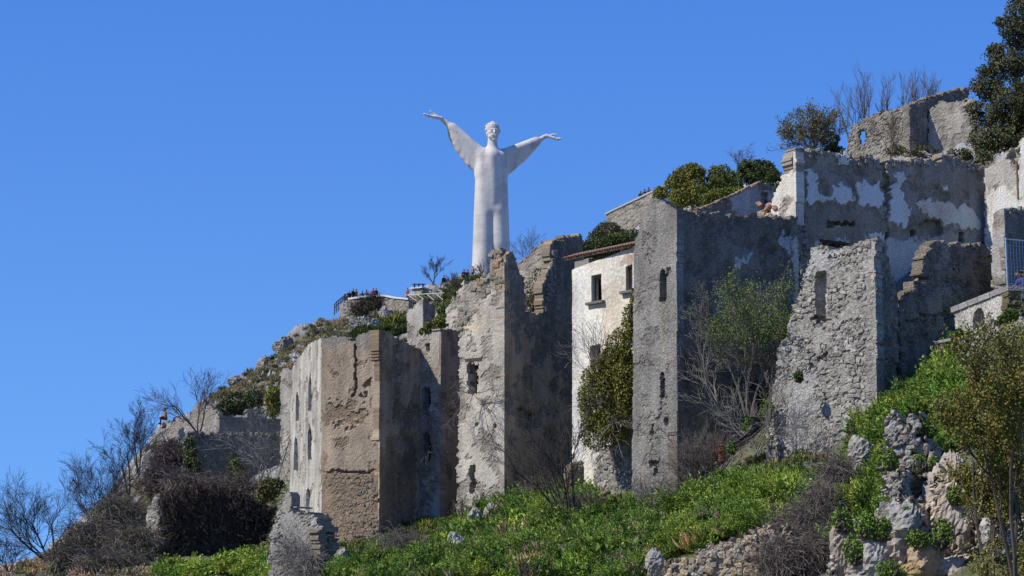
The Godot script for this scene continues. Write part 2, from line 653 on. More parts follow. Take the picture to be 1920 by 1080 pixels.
func bush(called: String, label: String, category: String, ells: Array, count: int, size: float, cols: Array, sd: int, gap := -0.25, group := "", m := "leaf") -> Node3D:
	var base: Vector3 = ells[0][0]
	base.y -= (ells[0][1] as Vector3).y
	var o := thing(called, label, category, base, group)
	var b := Buf.new()
	crown(b, ells, count, size, cols, sd, gap)
	part(o, "foliage", b, M[m])
	var r := RandomNumberGenerator.new()
	r.seed = sd + 5
	var t := Buf.new()
	for e: Array in ells:
		for k in 7:
			var p: Vector3 = (e[0] as Vector3) + unit(r) * (e[1] as Vector3) * 0.8
			var mid := base.lerp(p, 0.5) + unit(r) * 0.2
			t.tube(base, mid, 0.06, 0.04, 4, Color(0.12, 0.1, 0.08))
			t.tube(mid, p, 0.04, 0.015, 4, Color(0.12, 0.1, 0.08))
	part(o, "stems", t, M.bark)
	return o

# a leafless tree grown by repeated forking; thick wood in one buffer, twigs in the other
func grow(tb: Buf, wb: Buf, r: RandomNumberGenerator, p: Vector3, d: Vector3, length: float, rad: float, level: int, o: Dictionary, tips: Array) -> void:
	var segs := 4 if level > 0 else 3
	var q := p
	var dir := d
	var rr := rad
	var col: Color = o.col
	for s in segs:
		dir = (dir + unit(r) * float(o.wob) + Vector3.UP * float(o.up)).normalized()
		var e := q + dir * (length / segs)
		var r2 := maxf(rr * 0.84, float(o.thin))
		if rr > float(o.split):
			tb.tube(q, e, rr, r2, 5, mul(col, r.randf_range(0.85, 1.15)))
		else:
			wb.tube(q, e, rr, r2, 3, mul(col, r.randf_range(0.85, 1.2)))
		q = e
		rr = r2
		if level > 0 and (s > 0 or level < int(o.levels)):
			var kids := 1 if r.randf() < float(o.get("single", 0.65)) else 2
			for k in kids:
				var side := unit(r).slide(dir).normalized()
				var nd := (dir + side * float(o.spread) * r.randf_range(0.6, 1.3)).normalized()
				grow(tb, wb, r, q, nd, length * float(o.ratio) * r.randf_range(0.75, 1.2), rr * 0.68, level - 1, o, tips)
	if level == 0:
		tips.append([q, dir])

func bare(called: String, label: String, category: String, base: Vector3, height: float, stems: int, sd: int, o := {}) -> Array:
	var d := {"levels": 3, "wob": 0.12, "up": 0.05, "spread": 0.75, "ratio": 0.62, "thin": 0.011, "split": 0.045, "col": Color(0.17, 0.145, 0.125), "lean": Vector3.ZERO, "rad": height * 0.016, "fan": 0.35, "group": ""}
	d.merge(o, true)
	var r := RandomNumberGenerator.new()
	r.seed = sd
	var t := thing(called, label, category, base, d.group)
	var tb := Buf.new()
	var wb := Buf.new()
	var tips := []
	for k in stems:
		var dir := (Vector3.UP + (d.lean as Vector3) + unit(r) * (float(d.fan) if stems > 1 else 0.08)).normalized()
		grow(tb, wb, r, base - dir * 0.2, dir, height * 0.55 * r.randf_range(0.8, 1.1), float(d.rad) * r.randf_range(0.75, 1.1), int(d.levels), d, tips)
	if tb.v.size():
		part(t, "trunk", tb, M.bark)
	part(t, "branches", wb, M.bark)
	return [t, tips]

func tip_leaves(t: Node3D, tips: Array, per: int, size: float, spreadm: float, cols: Array, sd: int, called := "foliage", keep := 1.0, m := "leaf") -> void:
	var r := RandomNumberGenerator.new()
	r.seed = sd
	var b := Buf.new()
	for k: Array in tips:
		if r.randf() > keep:
			continue
		for j in per:
			var p: Vector3 = (k[0] as Vector3) + unit(r) * spreadm * r.randf()
			var dir := (unit(r) + (k[1] as Vector3) * 0.8).normalized()
			var nn := unit(r).slide(dir).normalized()
			b.leaf(p, dir, nn, size * r.randf_range(0.7, 1.3), 0.33, mul(cols[r.randi() % cols.size()], r.randf_range(0.8, 1.2)))
	part(t, called, b, M[m])

# tangled dry stems
func tangle(b: Buf, ells: Array, count: int, length: float, rad: float, cols: Array, sd: int) -> void:
	var r := RandomNumberGenerator.new()
	r.seed = sd
	for k in count:
		var e: Array = ells[r.randi() % ells.size()]
		var p: Vector3 = (e[0] as Vector3) + unit(r) * (e[1] as Vector3) * pow(r.randf(), 0.4)
		var d := (unit(r) + Vector3.UP * 0.3).normalized()
		var col: Color = cols[r.randi() % cols.size()]
		col = mul(col, r.randf_range(0.7, 1.25))
		var L := length * r.randf_range(0.6, 1.4)
		for s in 3:
			d = (d + unit(r) * 0.35 + Vector3.DOWN * 0.22).normalized()
			var q := p + d * (L / 3.0)
			b.tube(p, q, rad, rad * 0.85, 3, col)
			p = q

func bramble(called: String, label: String, category: String, ells: Array, count: int, length: float, rad: float, cols: Array, sd: int, group := "") -> Node3D:
	var base: Vector3 = ells[0][0]
	base.y -= (ells[0][1] as Vector3).y
	var o := thing(called, label, category, base, group)
	var b := Buf.new()
	tangle(b, ells, count, length, rad, cols, sd)
	part(o, "dry_stems", b, M.bark)
	return o

# ---------------------------------------------------------------- bodies: tapered bones joined smoothly, meshed as surface nets
# a bone: [a, b, ra, rb, flatness across z]
func body_field(p: Vector3, bones: Array, k: float) -> float:
	var d := 1e9
	for e: Array in bones:
		var a: Vector3 = e[0]
		var ba: Vector3 = e[5]
		var pa := p - a
		var h := clampf(pa.dot(ba) / float(e[6]), 0.0, 1.0)
		var q := pa - ba * h
		q.z *= float(e[4])
		var x: float = q.length() - lerpf(e[2], e[3], h)
		var t := clampf(0.5 + 0.5 * (d - x) / k, 0.0, 1.0)
		d = lerpf(d, x, t) - k * t * (1.0 - t) if d < 1e8 else x
	return d

func body(b: Buf, bones_in: Array, cell: float, k: float, col: Color) -> void:
	var bones := []
	var lo := Vector3.ONE * 1e9
	var hi := -lo
	for e: Array in bones_in:
		var ba: Vector3 = (e[1] as Vector3) - (e[0] as Vector3)
		bones.append([e[0], e[1], e[2], e[3], e[4] if e.size() > 4 else 1.0, ba, maxf(ba.length_squared(), 1e-6)])
		for p: Vector3 in [e[0], e[1]]:
			var m := maxf(e[2], e[3]) + k * 0.3 + cell
			lo = lo.min(p - Vector3.ONE * m); hi = hi.max(p + Vector3.ONE * m)
	var N := 4
	var bs := cell * N
	var nx := int((hi.x - lo.x) / bs) + 1
	var ny := int((hi.y - lo.y) / bs) + 1
	var nz := int((hi.z - lo.z) / bs) + 1
	var sx := nx * N + 2
	var sxy := sx * (ny * N + 2)
	var ids := {}
	var crossings := PackedInt32Array()
	var reach := bs * 0.9 + k * 0.3
	var val := PackedFloat32Array()
	val.resize(216)
	for bz in nz:
		for by in ny:
			for bx in nx:
				var o := lo + Vector3(bx, by, bz) * bs
				var ctr := o + Vector3.ONE * bs * 0.5
				var near := []
				var best := 1e9
				for e in bones:
					var x := body_field(ctr, [e], k)
					best = minf(best, x)
					if x < reach + k + 0.6 * bs:
						near.append(e)
				if near.is_empty() or best > reach:
					continue
				if absf(body_field(ctr, near, k)) > reach * 1.25:
					continue
				for z in N + 1:
					for y in N + 1:
						for x in N + 1:
							val[z * 25 + y * 5 + x] = body_field(o + Vector3(x, y, z) * cell, near, k)
				for z in N:
					for y in N:
						for x in N:
							var c := z * 25 + y * 5 + x
							var s := 0
							for q in 8:
								if val[c + (q & 1) + 5 * ((q >> 1) & 1) + 25 * (q >> 2)] < 0.0:
									s += 1
							if s == 0 or s == 8:
								continue
							var sum := Vector3.ZERO
							var n := 0
							for q in 8:
								for ax in 3:
									if q & (1 << ax):
										continue
									var c0 := c + (q & 1) + 5 * ((q >> 1) & 1) + 25 * (q >> 2)
									var c1: int = c0 + [1, 5, 25][ax]
									if (val[c0] < 0.0) != (val[c1] < 0.0):
										var t := val[c0] / (val[c0] - val[c1])
										var w := Vector3(q & 1, (q >> 1) & 1, q >> 2)
										w[ax] += t
										sum += w
										n += 1
							var id := (bz * N + z) * sxy + (by * N + y) * sx + bx * N + x
							ids[id] = b.v.size()
							b.v.append(o + (Vector3(x, y, z) + sum / n) * cell)
							b.c.append(col)
							for ax in 3:
								var c1: int = c + [1, 5, 25][ax]
								if (val[c] < 0.0) != (val[c1] < 0.0):
									crossings.append(id * 6 + ax * 2 + (1 if val[c] < 0.0 else 0))
	var step := [1, sx, sxy]
	for x in crossings:
		var id := x / 6
		var ax := (x % 6) / 2
		var sb: int = step[(ax + 1) % 3]
		var sc: int = step[(ax + 2) % 3]
		var q0: int = ids.get(id - sb - sc, -1)
		var q1: int = ids.get(id - sc, -1)
		var q2: int = ids.get(id, -1)
		var q3: int = ids.get(id - sb, -1)
		if q0 < 0 or q1 < 0 or q2 < 0 or q3 < 0:
			continue
		if x % 2 == 1:
			b.i.append_array(PackedInt32Array([q0, q3, q2, q0, q2, q1]))
		else:
			b.i.append_array(PackedInt32Array([q0, q1, q2, q0, q2, q3]))

func hand_bones(w: Vector3, d: Vector3, up: Vector3, s: float, thumb: float, fold := 0.25) -> Array:
	var l := []
	var side := d.cross(up).normalized()
	var palm := w + d * s * 0.42
	for k in 4:
		var a := w + side * (k - 1.5) * s * 0.06
		var e := palm + side * (k - 1.5) * s * 0.13
		l.append([a, e, s * 0.085, s * 0.075])
		var fl: float = s * [0.38, 0.47, 0.45, 0.36][k]
		var mid := e + (d + side * (k - 1.5) * 0.1).normalized() * fl * 0.5
		l.append([e, mid, s * 0.062, s * 0.056])
		l.append([mid, mid + (d + up * fold + side * (k - 1.5) * 0.1).normalized() * fl * 0.5, s * 0.056, s * 0.042])
	var tb := w + d * s * 0.12 + side * thumb * s * 0.14
	var tm := tb + (d * 0.75 + side * thumb * 0.45 + up * 0.5).normalized() * s * 0.28
	l.append([tb, tm, s * 0.08, s * 0.065])
	l.append([tm, tm + (d + up * 0.5).normalized() * s * 0.2, s * 0.062, s * 0.045])
	return l

func hem_at(l: Array[Vector2], t: float) -> Vector2:
	var x := t * (l.size() - 1)
	var k := mini(int(x), l.size() - 2)
	return l[k].lerp(l[k + 1], x - k)

func statue() -> void:
	var col := Color(0.68, 0.645, 0.59)
	var base := at(921, 528, 256)
	var t := thing("statue", "tall white marble statue of a robed figure with both arms outstretched on the summit", "statue", base)
	t.rotation_degrees.y = 13.0
	t.scale = Vector3(1.0, 1.045, 1.0)
	var robe := []
	# a straight robe that parts over two legs, chest and shoulders
	robe.append([Vector3(-1.2, -3.0, 0), Vector3(-1.05, 14.6, 0), 1.62, 1.16, 1.0])
	robe.append([Vector3(1.2, -3.0, 0), Vector3(1.05, 14.6, 0), 1.62, 1.16, 1.0])
	robe.append([Vector3(0, 16.4, 0.1), Vector3(0, 9.6, 0.1), 1.35, 1.25, 0.95])
	robe.append([Vector3(0.75, 9.2, 0.6), Vector3(0.95, 5.0, 0.35), 0.8, 1.1, 1.0])
	robe.append([Vector3(-1.35, 16.85, -0.15), Vector3(1.4, 16.8, -0.15), 0.85, 0.82, 1.0])
	robe.append([Vector3(-1.2, 16.4, -0.1), Vector3(-1.2, 14.4, -0.1), 1.0, 1.05, 1.0])
	robe.append([Vector3(1.2, 16.4, -0.1), Vector3(1.2, 14.4, -0.1), 1.0, 1.0, 1.0])
	robe.append([Vector3(0.1, 16.9, 0), Vector3(0.12, 18.6, 0.1), 0.9, 0.66, 1.0])
	var ls := Vector3(-1.5, 17.1, -0.15)
	var lend := Vector3(-5.35, 20.55, -1.0)
	var lw := Vector3(-6.85, 21.75, -1.2)
	var rs := Vector3(1.55, 17.0, -0.2)
	var rend := Vector3(6.6, 19.25, -1.0)
	var rw := Vector3(8.15, 20.25, -1.3)
	robe.append([ls, lend, 0.72, 0.42, 1.0])
	robe.append([lend, lw, 0.42, 0.27, 1.0])
	robe.append([rs, rend, 0.7, 0.4, 1.0])
	robe.append([rend, rw, 0.4, 0.26, 1.0])
	var lh: Array[Vector2] = [Vector2(-5.75, 19.95), Vector2(-5.62, 18.85), Vector2(-5.15, 17.9), Vector2(-4.6, 17.05), Vector2(-3.86, 16.1), Vector2(-3.15, 15.2), Vector2(-2.4, 14.7), Vector2(-1.7, 14.6)]
	for k in 29:
		var s := 1.0 - k / 28.0
		var a := ls.lerp(lend, clampf(s, 0.05, 1.0))
		var h := hem_at(lh, k / 28.0)
		robe.append([a, Vector3(h.x + 0.22, h.y + 0.4, lerpf(-0.3, -1.2, s) + 0.1 * sin(k * 1.7)), 0.42, 0.24 + 0.025 * sin(k * 1.7 + 1.0), 1.0])
	var rh: Array[Vector2] = [Vector2(6.6, 18.7), Vector2(6.35, 18.0), Vector2(5.5, 17.0), Vector2(4.7, 16.2), Vector2(3.75, 15.45), Vector2(3.0, 14.75), Vector2(2.25, 14.3), Vector2(1.6, 14.4)]
	for k in 29:
		var s := 1.0 - k / 28.0
		var a := rs.lerp(rend, clampf(s, 0.05, 1.0))
		var h := hem_at(rh, k / 28.0)
		robe.append([a, Vector3(h.x - 0.22, h.y + 0.42, lerpf(-0.4, -1.1, s) + 0.1 * sin(k * 1.9)), 0.42, 0.24 + 0.025 * sin(k * 1.9 + 1.0), 1.0])
	var b := Buf.new()
	body(b, robe, 0.11, 0.5, col)
	var hb := Buf.new()
	# left: the palm is turned up, fingers outwards; right: the hand drops a little at the wrist
	var hands := [[lw + Vector3(0.35, -0.28, 0.05), lw, 0.3, 0.24]]
	hands.append_array(hand_bones(lw, Vector3(-0.98, 0.1, 0.15).normalized(), Vector3(0.1, 0.95, 0.3).normalized(), 2.8, 1.0, 0.2))
	body(hb, hands, 0.055, 0.12, col)
	var hands2 := [[rw + Vector3(-0.4, -0.24, 0.1), rw, 0.29, 0.23]]
	hands2.append_array(hand_bones(rw, Vector3(0.95, -0.28, 0.1).normalized(), Vector3(0.28, 0.92, 0.3).normalized(), 2.5, -1.0, 0.6))
	body(hb, hands2, 0.055, 0.12, col)
	# head: skull, jaw, nose, brow, lips, ears, short curled hair and beard
	var h := Buf.new()
	var c := Vector3(0.12, 19.95, 0.25)
	var face_l := [
		[c + Vector3(0, 0.3, -0.1), c + Vector3(0, -0.1, 0.0), 0.92, 0.86, 1.0], [c + Vector3(0, -0.2, 0.1), c + Vector3(0.02, -1.0, 0.3), 0.8, 0.42, 1.0],
		[c + Vector3(0, -0.9, -0.2), c + Vector3(0, -1.9, -0.2), 0.62, 0.68, 1.0], [c + Vector3(0.0, 0.15, 0.9), c + Vector3(0.02, -0.32, 1.12), 0.1, 0.15, 1.0],
		[c + Vector3(-0.5, 0.2, 0.72), c + Vector3(-0.15, 0.2, 0.88), 0.1, 0.1, 1.0], [c + Vector3(0.15, 0.2, 0.88), c + Vector3(0.5, 0.2, 0.72), 0.1, 0.1, 1.0],
		[c + Vector3(-0.28, -0.56, 0.82), c + Vector3(0.3, -0.56, 0.82), 0.1, 0.1, 1.0], [c + Vector3(-0.2, -0.76, 0.78), c + Vector3(0.22, -0.76, 0.78), 0.09, 0.09, 1.0],
		[c + Vector3(-0.9, 0.08, -0.05), c + Vector3(-0.86, -0.25, 0.0), 0.13, 0.09, 1.0], [c + Vector3(0.9, 0.08, -0.05), c + Vector3(0.86, -0.25, 0.0), 0.13, 0.09, 1.0],
		[c + Vector3(-0.32, -0.02, 0.74), c + Vector3(-0.28, -0.02, 0.75), 0.13, 0.13, 1.0], [c + Vector3(0.32, -0.02, 0.74), c + Vector3(0.28, -0.02, 0.75), 0.13, 0.13, 1.0],
		[c + Vector3(-0.45, -0.75, 0.45), c + Vector3(0.05, -1.15, 0.55), 0.28, 0.26, 1.0], [c + Vector3(0.45, -0.75, 0.45), c + Vector3(0.05, -1.15, 0.55), 0.28, 0.26, 1.0],
	]
	body(h, face_l, 0.07, 0.1, col)
	var hair := []
	var r := RandomNumberGenerator.new()
	r.seed = 77
	hair.append([c + Vector3(0, 0.4, -0.22), c + Vector3(0, 0.42, -0.12), 0.98, 0.97, 1.0])
	hair.append([c + Vector3(0, 0.2, -0.3), c + Vector3(0, -0.25, -0.3), 0.9, 0.8, 1.0])
	for k in 120:
		var d := unit(r)
		if d.y < -0.35 or (d.z > 0.3 and d.y < 0.42):
			continue
		var p := c + Vector3(0, 0.34, -0.12) + d * Vector3(1.0, 0.98, 0.98)
		hair.append([p, p + unit(r) * 0.12, 0.11, 0.09, 1.0])
	var hr := Buf.new()
	body(hr, hair, 0.07, 0.06, col)
	for k in hr.v.size():
		hr.c[k] = mul(col, 0.93)
	b.lump(Transform3D(), hb, col)
	b.lump(Transform3D(), h, col)
	for k in b.v.size():
		var p := b.v[k]
		var st := n_mask.get_noise_3d(p.x * 1.4, p.y * 0.22, p.z * 1.4) + 0.5 * n_mask.get_noise_2d(p.x * 0.3, p.y * 0.8)
		# joints of the cast courses, and rain stains below them
		var joint := 0.9 if fposmod(p.y + 0.1, 1.7) < 0.12 else 1.0
		b.c[k] = mul(col, clampf(1.0 + 0.3 * st, 0.6, 1.08) * joint)
	piece(t, "robed_figure", to_mesh(b, true), M.concrete)
	piece(t, "hair", to_mesh(hr, true), M.concrete)

# ---------------------------------------------------------------- people
var poses := {}

func pose(called: String) -> Dictionary:
	if poses.has(called):
		return poses[called]
	var hip := Vector3(0, 0.92, 0)
	var chest := Vector3(0, 1.36, 0.02)
	var head := Vector3(0, 1.6, 0.04)
	var sh := 0.18
	var knee := [Vector3(-0.1, 0.49, 0.04), Vector3(0.11, 0.5, 0.02)]
	var foot := [Vector3(-0.12, 0.06, -0.02), Vector3(0.13, 0.06, 0.0)]
	var elbow := [Vector3(-0.25, 1.1, -0.03), Vector3(0.25, 1.1, -0.03)]
	var wrist := [Vector3(-0.24, 0.86, 0.07), Vector3(0.24, 0.86, 0.07)]
	match called:
		"lean":
			chest = Vector3(0, 1.3, 0.2); head = Vector3(0.02, 1.52, 0.3)
			elbow = [Vector3(-0.27, 1.06, 0.3), Vector3(0.27, 1.06, 0.3)]
			wrist = [Vector3(-0.12, 1.05, 0.5), Vector3(0.1, 1.05, 0.5)]
		"look":
			elbow = [Vector3(-0.26, 1.14, 0.1), Vector3(0.28, 1.16, 0.1)]
			wrist = [Vector3(-0.08, 1.4, 0.28), Vector3(0.1, 1.42, 0.28)]
		"sit":
			hip = Vector3(0, 0.12, 0); chest = Vector3(0, 0.55, 0.06); head = Vector3(0, 0.8, 0.12)
			knee = [Vector3(-0.14, 0.16, 0.42), Vector3(0.14, 0.2, 0.42)]
			foot = [Vector3(-0.12, -0.28, 0.4), Vector3(0.13, -0.24, 0.46)]
			elbow = [Vector3(-0.26, 0.32, 0.12), Vector3(0.26, 0.32, 0.12)]
			wrist = [Vector3(-0.12, 0.28, 0.36), Vector3(0.1, 0.3, 0.36)]
	var up := (chest - hip).normalized()
	var b := [[hip, chest, 0.13, 0.13, 1.3], [chest, head, 0.06, 0.055], [head, head + up * 0.1 + Vector3(0, 0, 0.01), 0.085, 0.1], [head + Vector3(0, 0.02, 0.1), head + Vector3(0, -0.01, 0.12), 0.02, 0.025], [head + Vector3(-0.1, 0.03, 0), head + Vector3(0.1, 0.03, 0), 0.02, 0.02]]
	var j := [[hip + up * 0.02, chest, 0.16, 0.16, 1.25], [chest + Vector3(-sh, 0.02, 0), chest + Vector3(sh, 0.02, 0), 0.08, 0.08]]
	var l := [[hip + Vector3(-0.08, 0, 0), hip + Vector3(0.08, 0, 0), 0.13, 0.13]]
	var sho := []
	for s in 2:
		var sg := -1.0 if s == 0 else 1.0
		var so := chest + Vector3(sg * sh, 0.03, 0)
		b.append([so, elbow[s], 0.05, 0.04]); b.append([elbow[s], wrist[s], 0.04, 0.03])
		var hd: Vector3 = ((wrist[s] as Vector3) - (elbow[s] as Vector3)).normalized()
		b.append_array(hand_bones(wrist[s], hd, Vector3(0, 0.3, 1).slide(hd).normalized(), 0.19, -sg, 0.4))
		j.append([so, elbow[s], 0.075, 0.06]); j.append([elbow[s], wrist[s], 0.06, 0.048])
		var hp := hip + Vector3(sg * 0.09, -0.02, 0)
		b.append([hp, knee[s], 0.08, 0.055]); b.append([knee[s], foot[s], 0.055, 0.035])
		l.append([hp, knee[s], 0.1, 0.075]); l.append([knee[s], foot[s], 0.072, 0.055])
		sho.append([(foot[s] as Vector3) + Vector3(0, -0.02, -0.04), (foot[s] as Vector3) + Vector3(0.01 * sg, -0.03, 0.14), 0.055, 0.045])
	var hairb := [[head + up * 0.09 + Vector3(0, 0.02, -0.03), head + up * 0.11 + Vector3(0, 0.0, 0.01), 0.108, 0.1], [head + Vector3(0, 0.02, -0.05), head + Vector3(0, -0.04, -0.05), 0.085, 0.06]]
	var made := {}
	for k in [["body", b, 0.02, 0.03], ["jacket", j, 0.035, 0.06], ["trousers", l, 0.035, 0.04], ["shoes", sho, 0.03, 0.02], ["hair", hairb, 0.03, 0.03]]:
		var q := Buf.new()
		body(q, k[1], k[2], k[3], Color.WHITE)
		made[k[0]] = to_mesh(q, true)
	poses[called] = made
	return made

func dye(c: Color) -> Material:
	var key := "dye_%s" % c.to_html(false)
	if not M.has(key):
		flat_mat(key, c, 0.85)
	return M[key]

func person(label: String, where: Vector3, turn: float, kind: String, jacket: Color, trousers: Color, group := "", tall := 1.0, hair := Color(0.03, 0.02, 0.015)) -> Node3D:
	var o := thing("person", label, "person", where, group)
	o.rotation_degrees.y = turn
	o.scale = Vector3.ONE * tall
	var m := pose(kind)
	piece(o, "body", m.body, dye(Color(0.45, 0.27, 0.19)))
	piece(o, "jacket", m.jacket, dye(jacket))
	piece(o, "trousers", m.trousers, dye(trousers))
	piece(o, "shoes", m.shoes, dye(Color(0.04, 0.035, 0.03)))
	piece(o, "hair", m.hair, dye(hair))
	return o

# ---------------------------------------------------------------- the hill
# columns: px, then (py, depth) from the frame's lower edge up to the ridge
const COLS := [
	[-700, 1100, 150, 1102, 158, 1104, 168, 1106, 178, 1108, 190, 1110, 205, 1114, 220],
	[-150, 1092, 135, 1090, 142, 1088, 150, 1086, 160, 1084, 172, 1083, 188, 1082, 200],
	[0, 1085, 130, 1080, 138, 1078, 148, 1077, 158, 1076, 170, 1075, 185, 1074, 200],
	[80, 1085, 127, 1076, 135, 1068, 144, 1060, 155, 1053, 168, 1046, 183, 1040, 198],
	[160, 1085, 125, 1070, 132, 1050, 140, 1032, 150, 1012, 165, 990, 180, 968, 195],
	[240, 1085, 121, 1067, 129, 1046, 138, 1015, 148, 960, 160, 915, 176, 885, 193],
	[300, 1085, 118, 1065, 126, 1042, 137, 1004, 144, 905, 156, 855, 172, 812, 192],
	[420, 1085, 112, 1060, 121, 1044, 134, 1000, 141, 905, 152, 800, 188, 737, 217],
	[490, 1085, 106, 1066, 114, 1050, 126, 1020, 138, 915, 149, 790, 191, 690, 224],
	[540, 1085, 101, 1062, 109, 1040, 117, 1004, 125, 905, 147, 760, 195, 636, 234],
	[640, 1085, 93, 1066, 101, 1038, 112, 1000, 122, 850, 150, 655, 215, 590, 240],
	[780, 1085, 88, 1052, 98, 1008, 113, 975, 123, 800, 152, 640, 215, 560, 245],
	[860, 1085, 86, 1042, 98, 985, 113, 945, 124, 780, 157, 600, 220, 522, 250],
	[960, 1085, 85, 1032, 95, 962, 110, 925, 121, 750, 160, 580, 220, 518, 256],
	[1075, 1085, 84, 1030, 92, 945, 106, 895, 118, 700, 160, 560, 215, 490, 250],
	[1190, 1085, 80, 1040, 87, 957, 98, 900, 108, 650, 150, 470, 200, 415, 240],
	[1300, 1085, 75, 1018, 82, 930, 93, 880, 103, 560, 142, 410, 168, 372, 222],
	[1450, 1085, 71, 1000, 79, 895, 89, 790, 99, 480, 128, 370, 162, 345, 205],
	[1560, 1128, 67, 985, 76, 905, 86, 760, 96, 450, 128, 305, 158, 290, 192],
	[1660, 1128, 63, 955, 71, 810, 80, 760, 91, 440, 124, 292, 152, 275, 187],
	[1790, 1140, 60, 925, 67, 725, 77, 655, 88, 445, 120, 282, 148, 262, 182],
	[1900, 1140, 59, 905, 66, 655, 76, 570, 86, 440, 116, 275, 143, 255, 175],
	[2100, 1085, 60, 850, 66, 600, 76, 510, 86, 400, 112, 240, 140, 215, 172],
	[2700, 1085, 62, 840, 68, 590, 78, 500, 88, 390, 114, 235, 142, 210, 174],
]
var tg: Array = []
var t_cols := 560
var t_rows := 0
const T_SUB := 22

func col_points(c: Array) -> Array:
	var l: Array[Vector3] = []
	for k in range(1, c.size(), 2):
		l.append(at(c[0], c[k], c[k + 1]))
	var f := l[0]
	var out := CAM.direction_to(Vector3(f.x, CAM.y, f.z))
	l.push_front(Vector3(f.x, -0.6, f.z) - out * 14.0)
	l.push_front(Vector3(f.x, -3.2, f.z) - out * 28.0)
	var e := l[l.size() - 1]
	out = CAM.direction_to(Vector3(e.x, CAM.y, e.z))
	l.append(e + out * 22.0 - Vector3.UP * 2.5)
	l.append(Vector3(e.x, -4.0, e.z) + out * 130.0)
	return l

func hill() -> void:
	var pts := []
	for c: Array in COLS:
		pts.append(col_points(c))
	var rows: int = (pts[0] as Array).size()
	t_rows = (rows - 1) * T_SUB
	var b := Buf.new()
	var x0: float = COLS[0][0]
	var x1: float = COLS[COLS.size() - 1][0]
	for i in t_cols + 1:
		# finer inside the frame
		var s := float(i) / t_cols
		var px := lerpf(-60.0, 1990.0, (s - 0.06) / 0.88)
		if s < 0.06: px = lerpf(x0, -60.0, s / 0.06)
		if s > 0.94: px = lerpf(1990.0, x1, (s - 0.94) / 0.06)
		var k := 0
		while k < COLS.size() - 2 and COLS[k + 1][0] < px:
			k += 1
		var w: float = clampf((px - COLS[k][0]) / (COLS[k + 1][0] - COLS[k][0]), 0, 1)
		w = w * w * (3.0 - 2.0 * w) * 0.5 + w * 0.5
		var line := PackedVector3Array()
		for j in t_rows + 1:
			var r := mini(j / T_SUB, rows - 2)
			var t := float(j - r * T_SUB) / T_SUB
			var p: Vector3 = ((pts[k][r] as Vector3).lerp(pts[k + 1][r], w)).lerp((pts[k][r + 1] as Vector3).lerp(pts[k + 1][r + 1], w), t)
			var far := smoothstep(5.2, 6.6, float(j) / T_SUB)
			var nz := n_mask.get_noise_3d(p.x * 0.35, p.y * 0.5, p.z * 0.35)
			var rk := n_mask.get_noise_3d(p.x * 0.16 + 9.0, p.y * 0.2, p.z * 0.16)
			p.y += nz * lerpf(0.45, 1.3, far) + rk * lerpf(0.2, 1.6, far)
			if j < T_SUB or j > t_rows - T_SUB:
				p.y -= 0.4
			line.append(p)
			var rockm := smoothstep(-0.02, 0.12, nz * 0.7 + rk * 0.6 + 0.12 * n_fine.get_noise_3d(p.x, p.y, p.z)) * lerpf(0.25, 1.0, far)
			var g := n_mask.get_noise_3d(p.x * 0.5 + 50.0, p.y * 0.5, p.z * 0.5)
			var soil := Color(0.14, 0.12, 0.08).lerp(Color(0.11, 0.14, 0.045), clampf(0.5 + 1.6 * g, 0, 1))
			b.v.append(p)
			b.c.append(soil.lerp(mul(Color(0.4, 0.385, 0.36), 1.0 + 0.5 * n_fine.get_noise_3d(p.x * 0.5, p.y * 0.5, p.z * 0.5)), rockm))
		tg.append(line)
	var w1 := t_rows + 1
	for i in t_cols:
		for j in t_rows:
			var a := i * w1 + j
			b.i.append_array(PackedInt32Array([a, a + 1, a + w1 + 1, a, a + w1 + 1, a + w1]))
	var o := piece(self, "hillside", to_mesh(b), M.earth)
	o.set_meta("kind", "structure")
	o.set_meta("label", "steep grassy limestone hillside that rises towards the summit")
	var g := Buf.new()
	var col := Color(0.3, 0.26, 0.18)
	g.quad(Vector3(-6000, -3, 3000), Vector3(-6000, -3, -6000), Vector3(6000, -3, -6000), Vector3(6000, -3, 3000), col)
	var gr := piece(self, "ground", to_mesh(g), M.earth)
	gr.set_meta("kind", "structure")
	gr.set_meta("label", "dry valley floor below the hill")

func col_of(px: float) -> int:
	var s := 0.06 + 0.88 * (px + 60.0) / 2050.0
	return clampi(roundi(s * t_cols), 0, t_cols)

# the place on the hill that shows at a pixel, from the row "from" on
func hit(px: float, py: float, from := 2) -> Vector3:
	var line: PackedVector3Array = tg[col_of(px)]
	for j in range(from * T_SUB, t_rows - T_SUB):
		if proj(line[j]).y <= py:
			return line[j]
	return line[t_rows - 2 * T_SUB]

# random places on the hill inside an outline of the view
func scatter(px: Array, count: int, r0: float, r1: float, sd: int) -> Array:
	var poly := PackedVector2Array()
	for k in range(0, px.size(), 2):
		poly.append(Vector2(px[k], px[k + 1]))
	var lo := poly[0].x
	var hi := lo
	for p in poly:
		lo = minf(lo, p.x); hi = maxf(hi, p.x)
	var r := RandomNumberGenerator.new()
	r.seed = sd
	var l := []
	var tries := 0
	while l.size() < count and tries < count * 30:
		tries += 1
		var i := col_of(r.randf_range(lo, hi))
		var j := int(r.randf_range(r0, r1) * T_SUB)
		var p: Vector3 = tg[i][j]
		if Geometry2D.is_point_in_polygon(proj(p), poly):
			var q: Vector3 = tg[mini(i + 1, t_cols)][j]
			l.append(p.lerp(q, r.randf()))
	return l

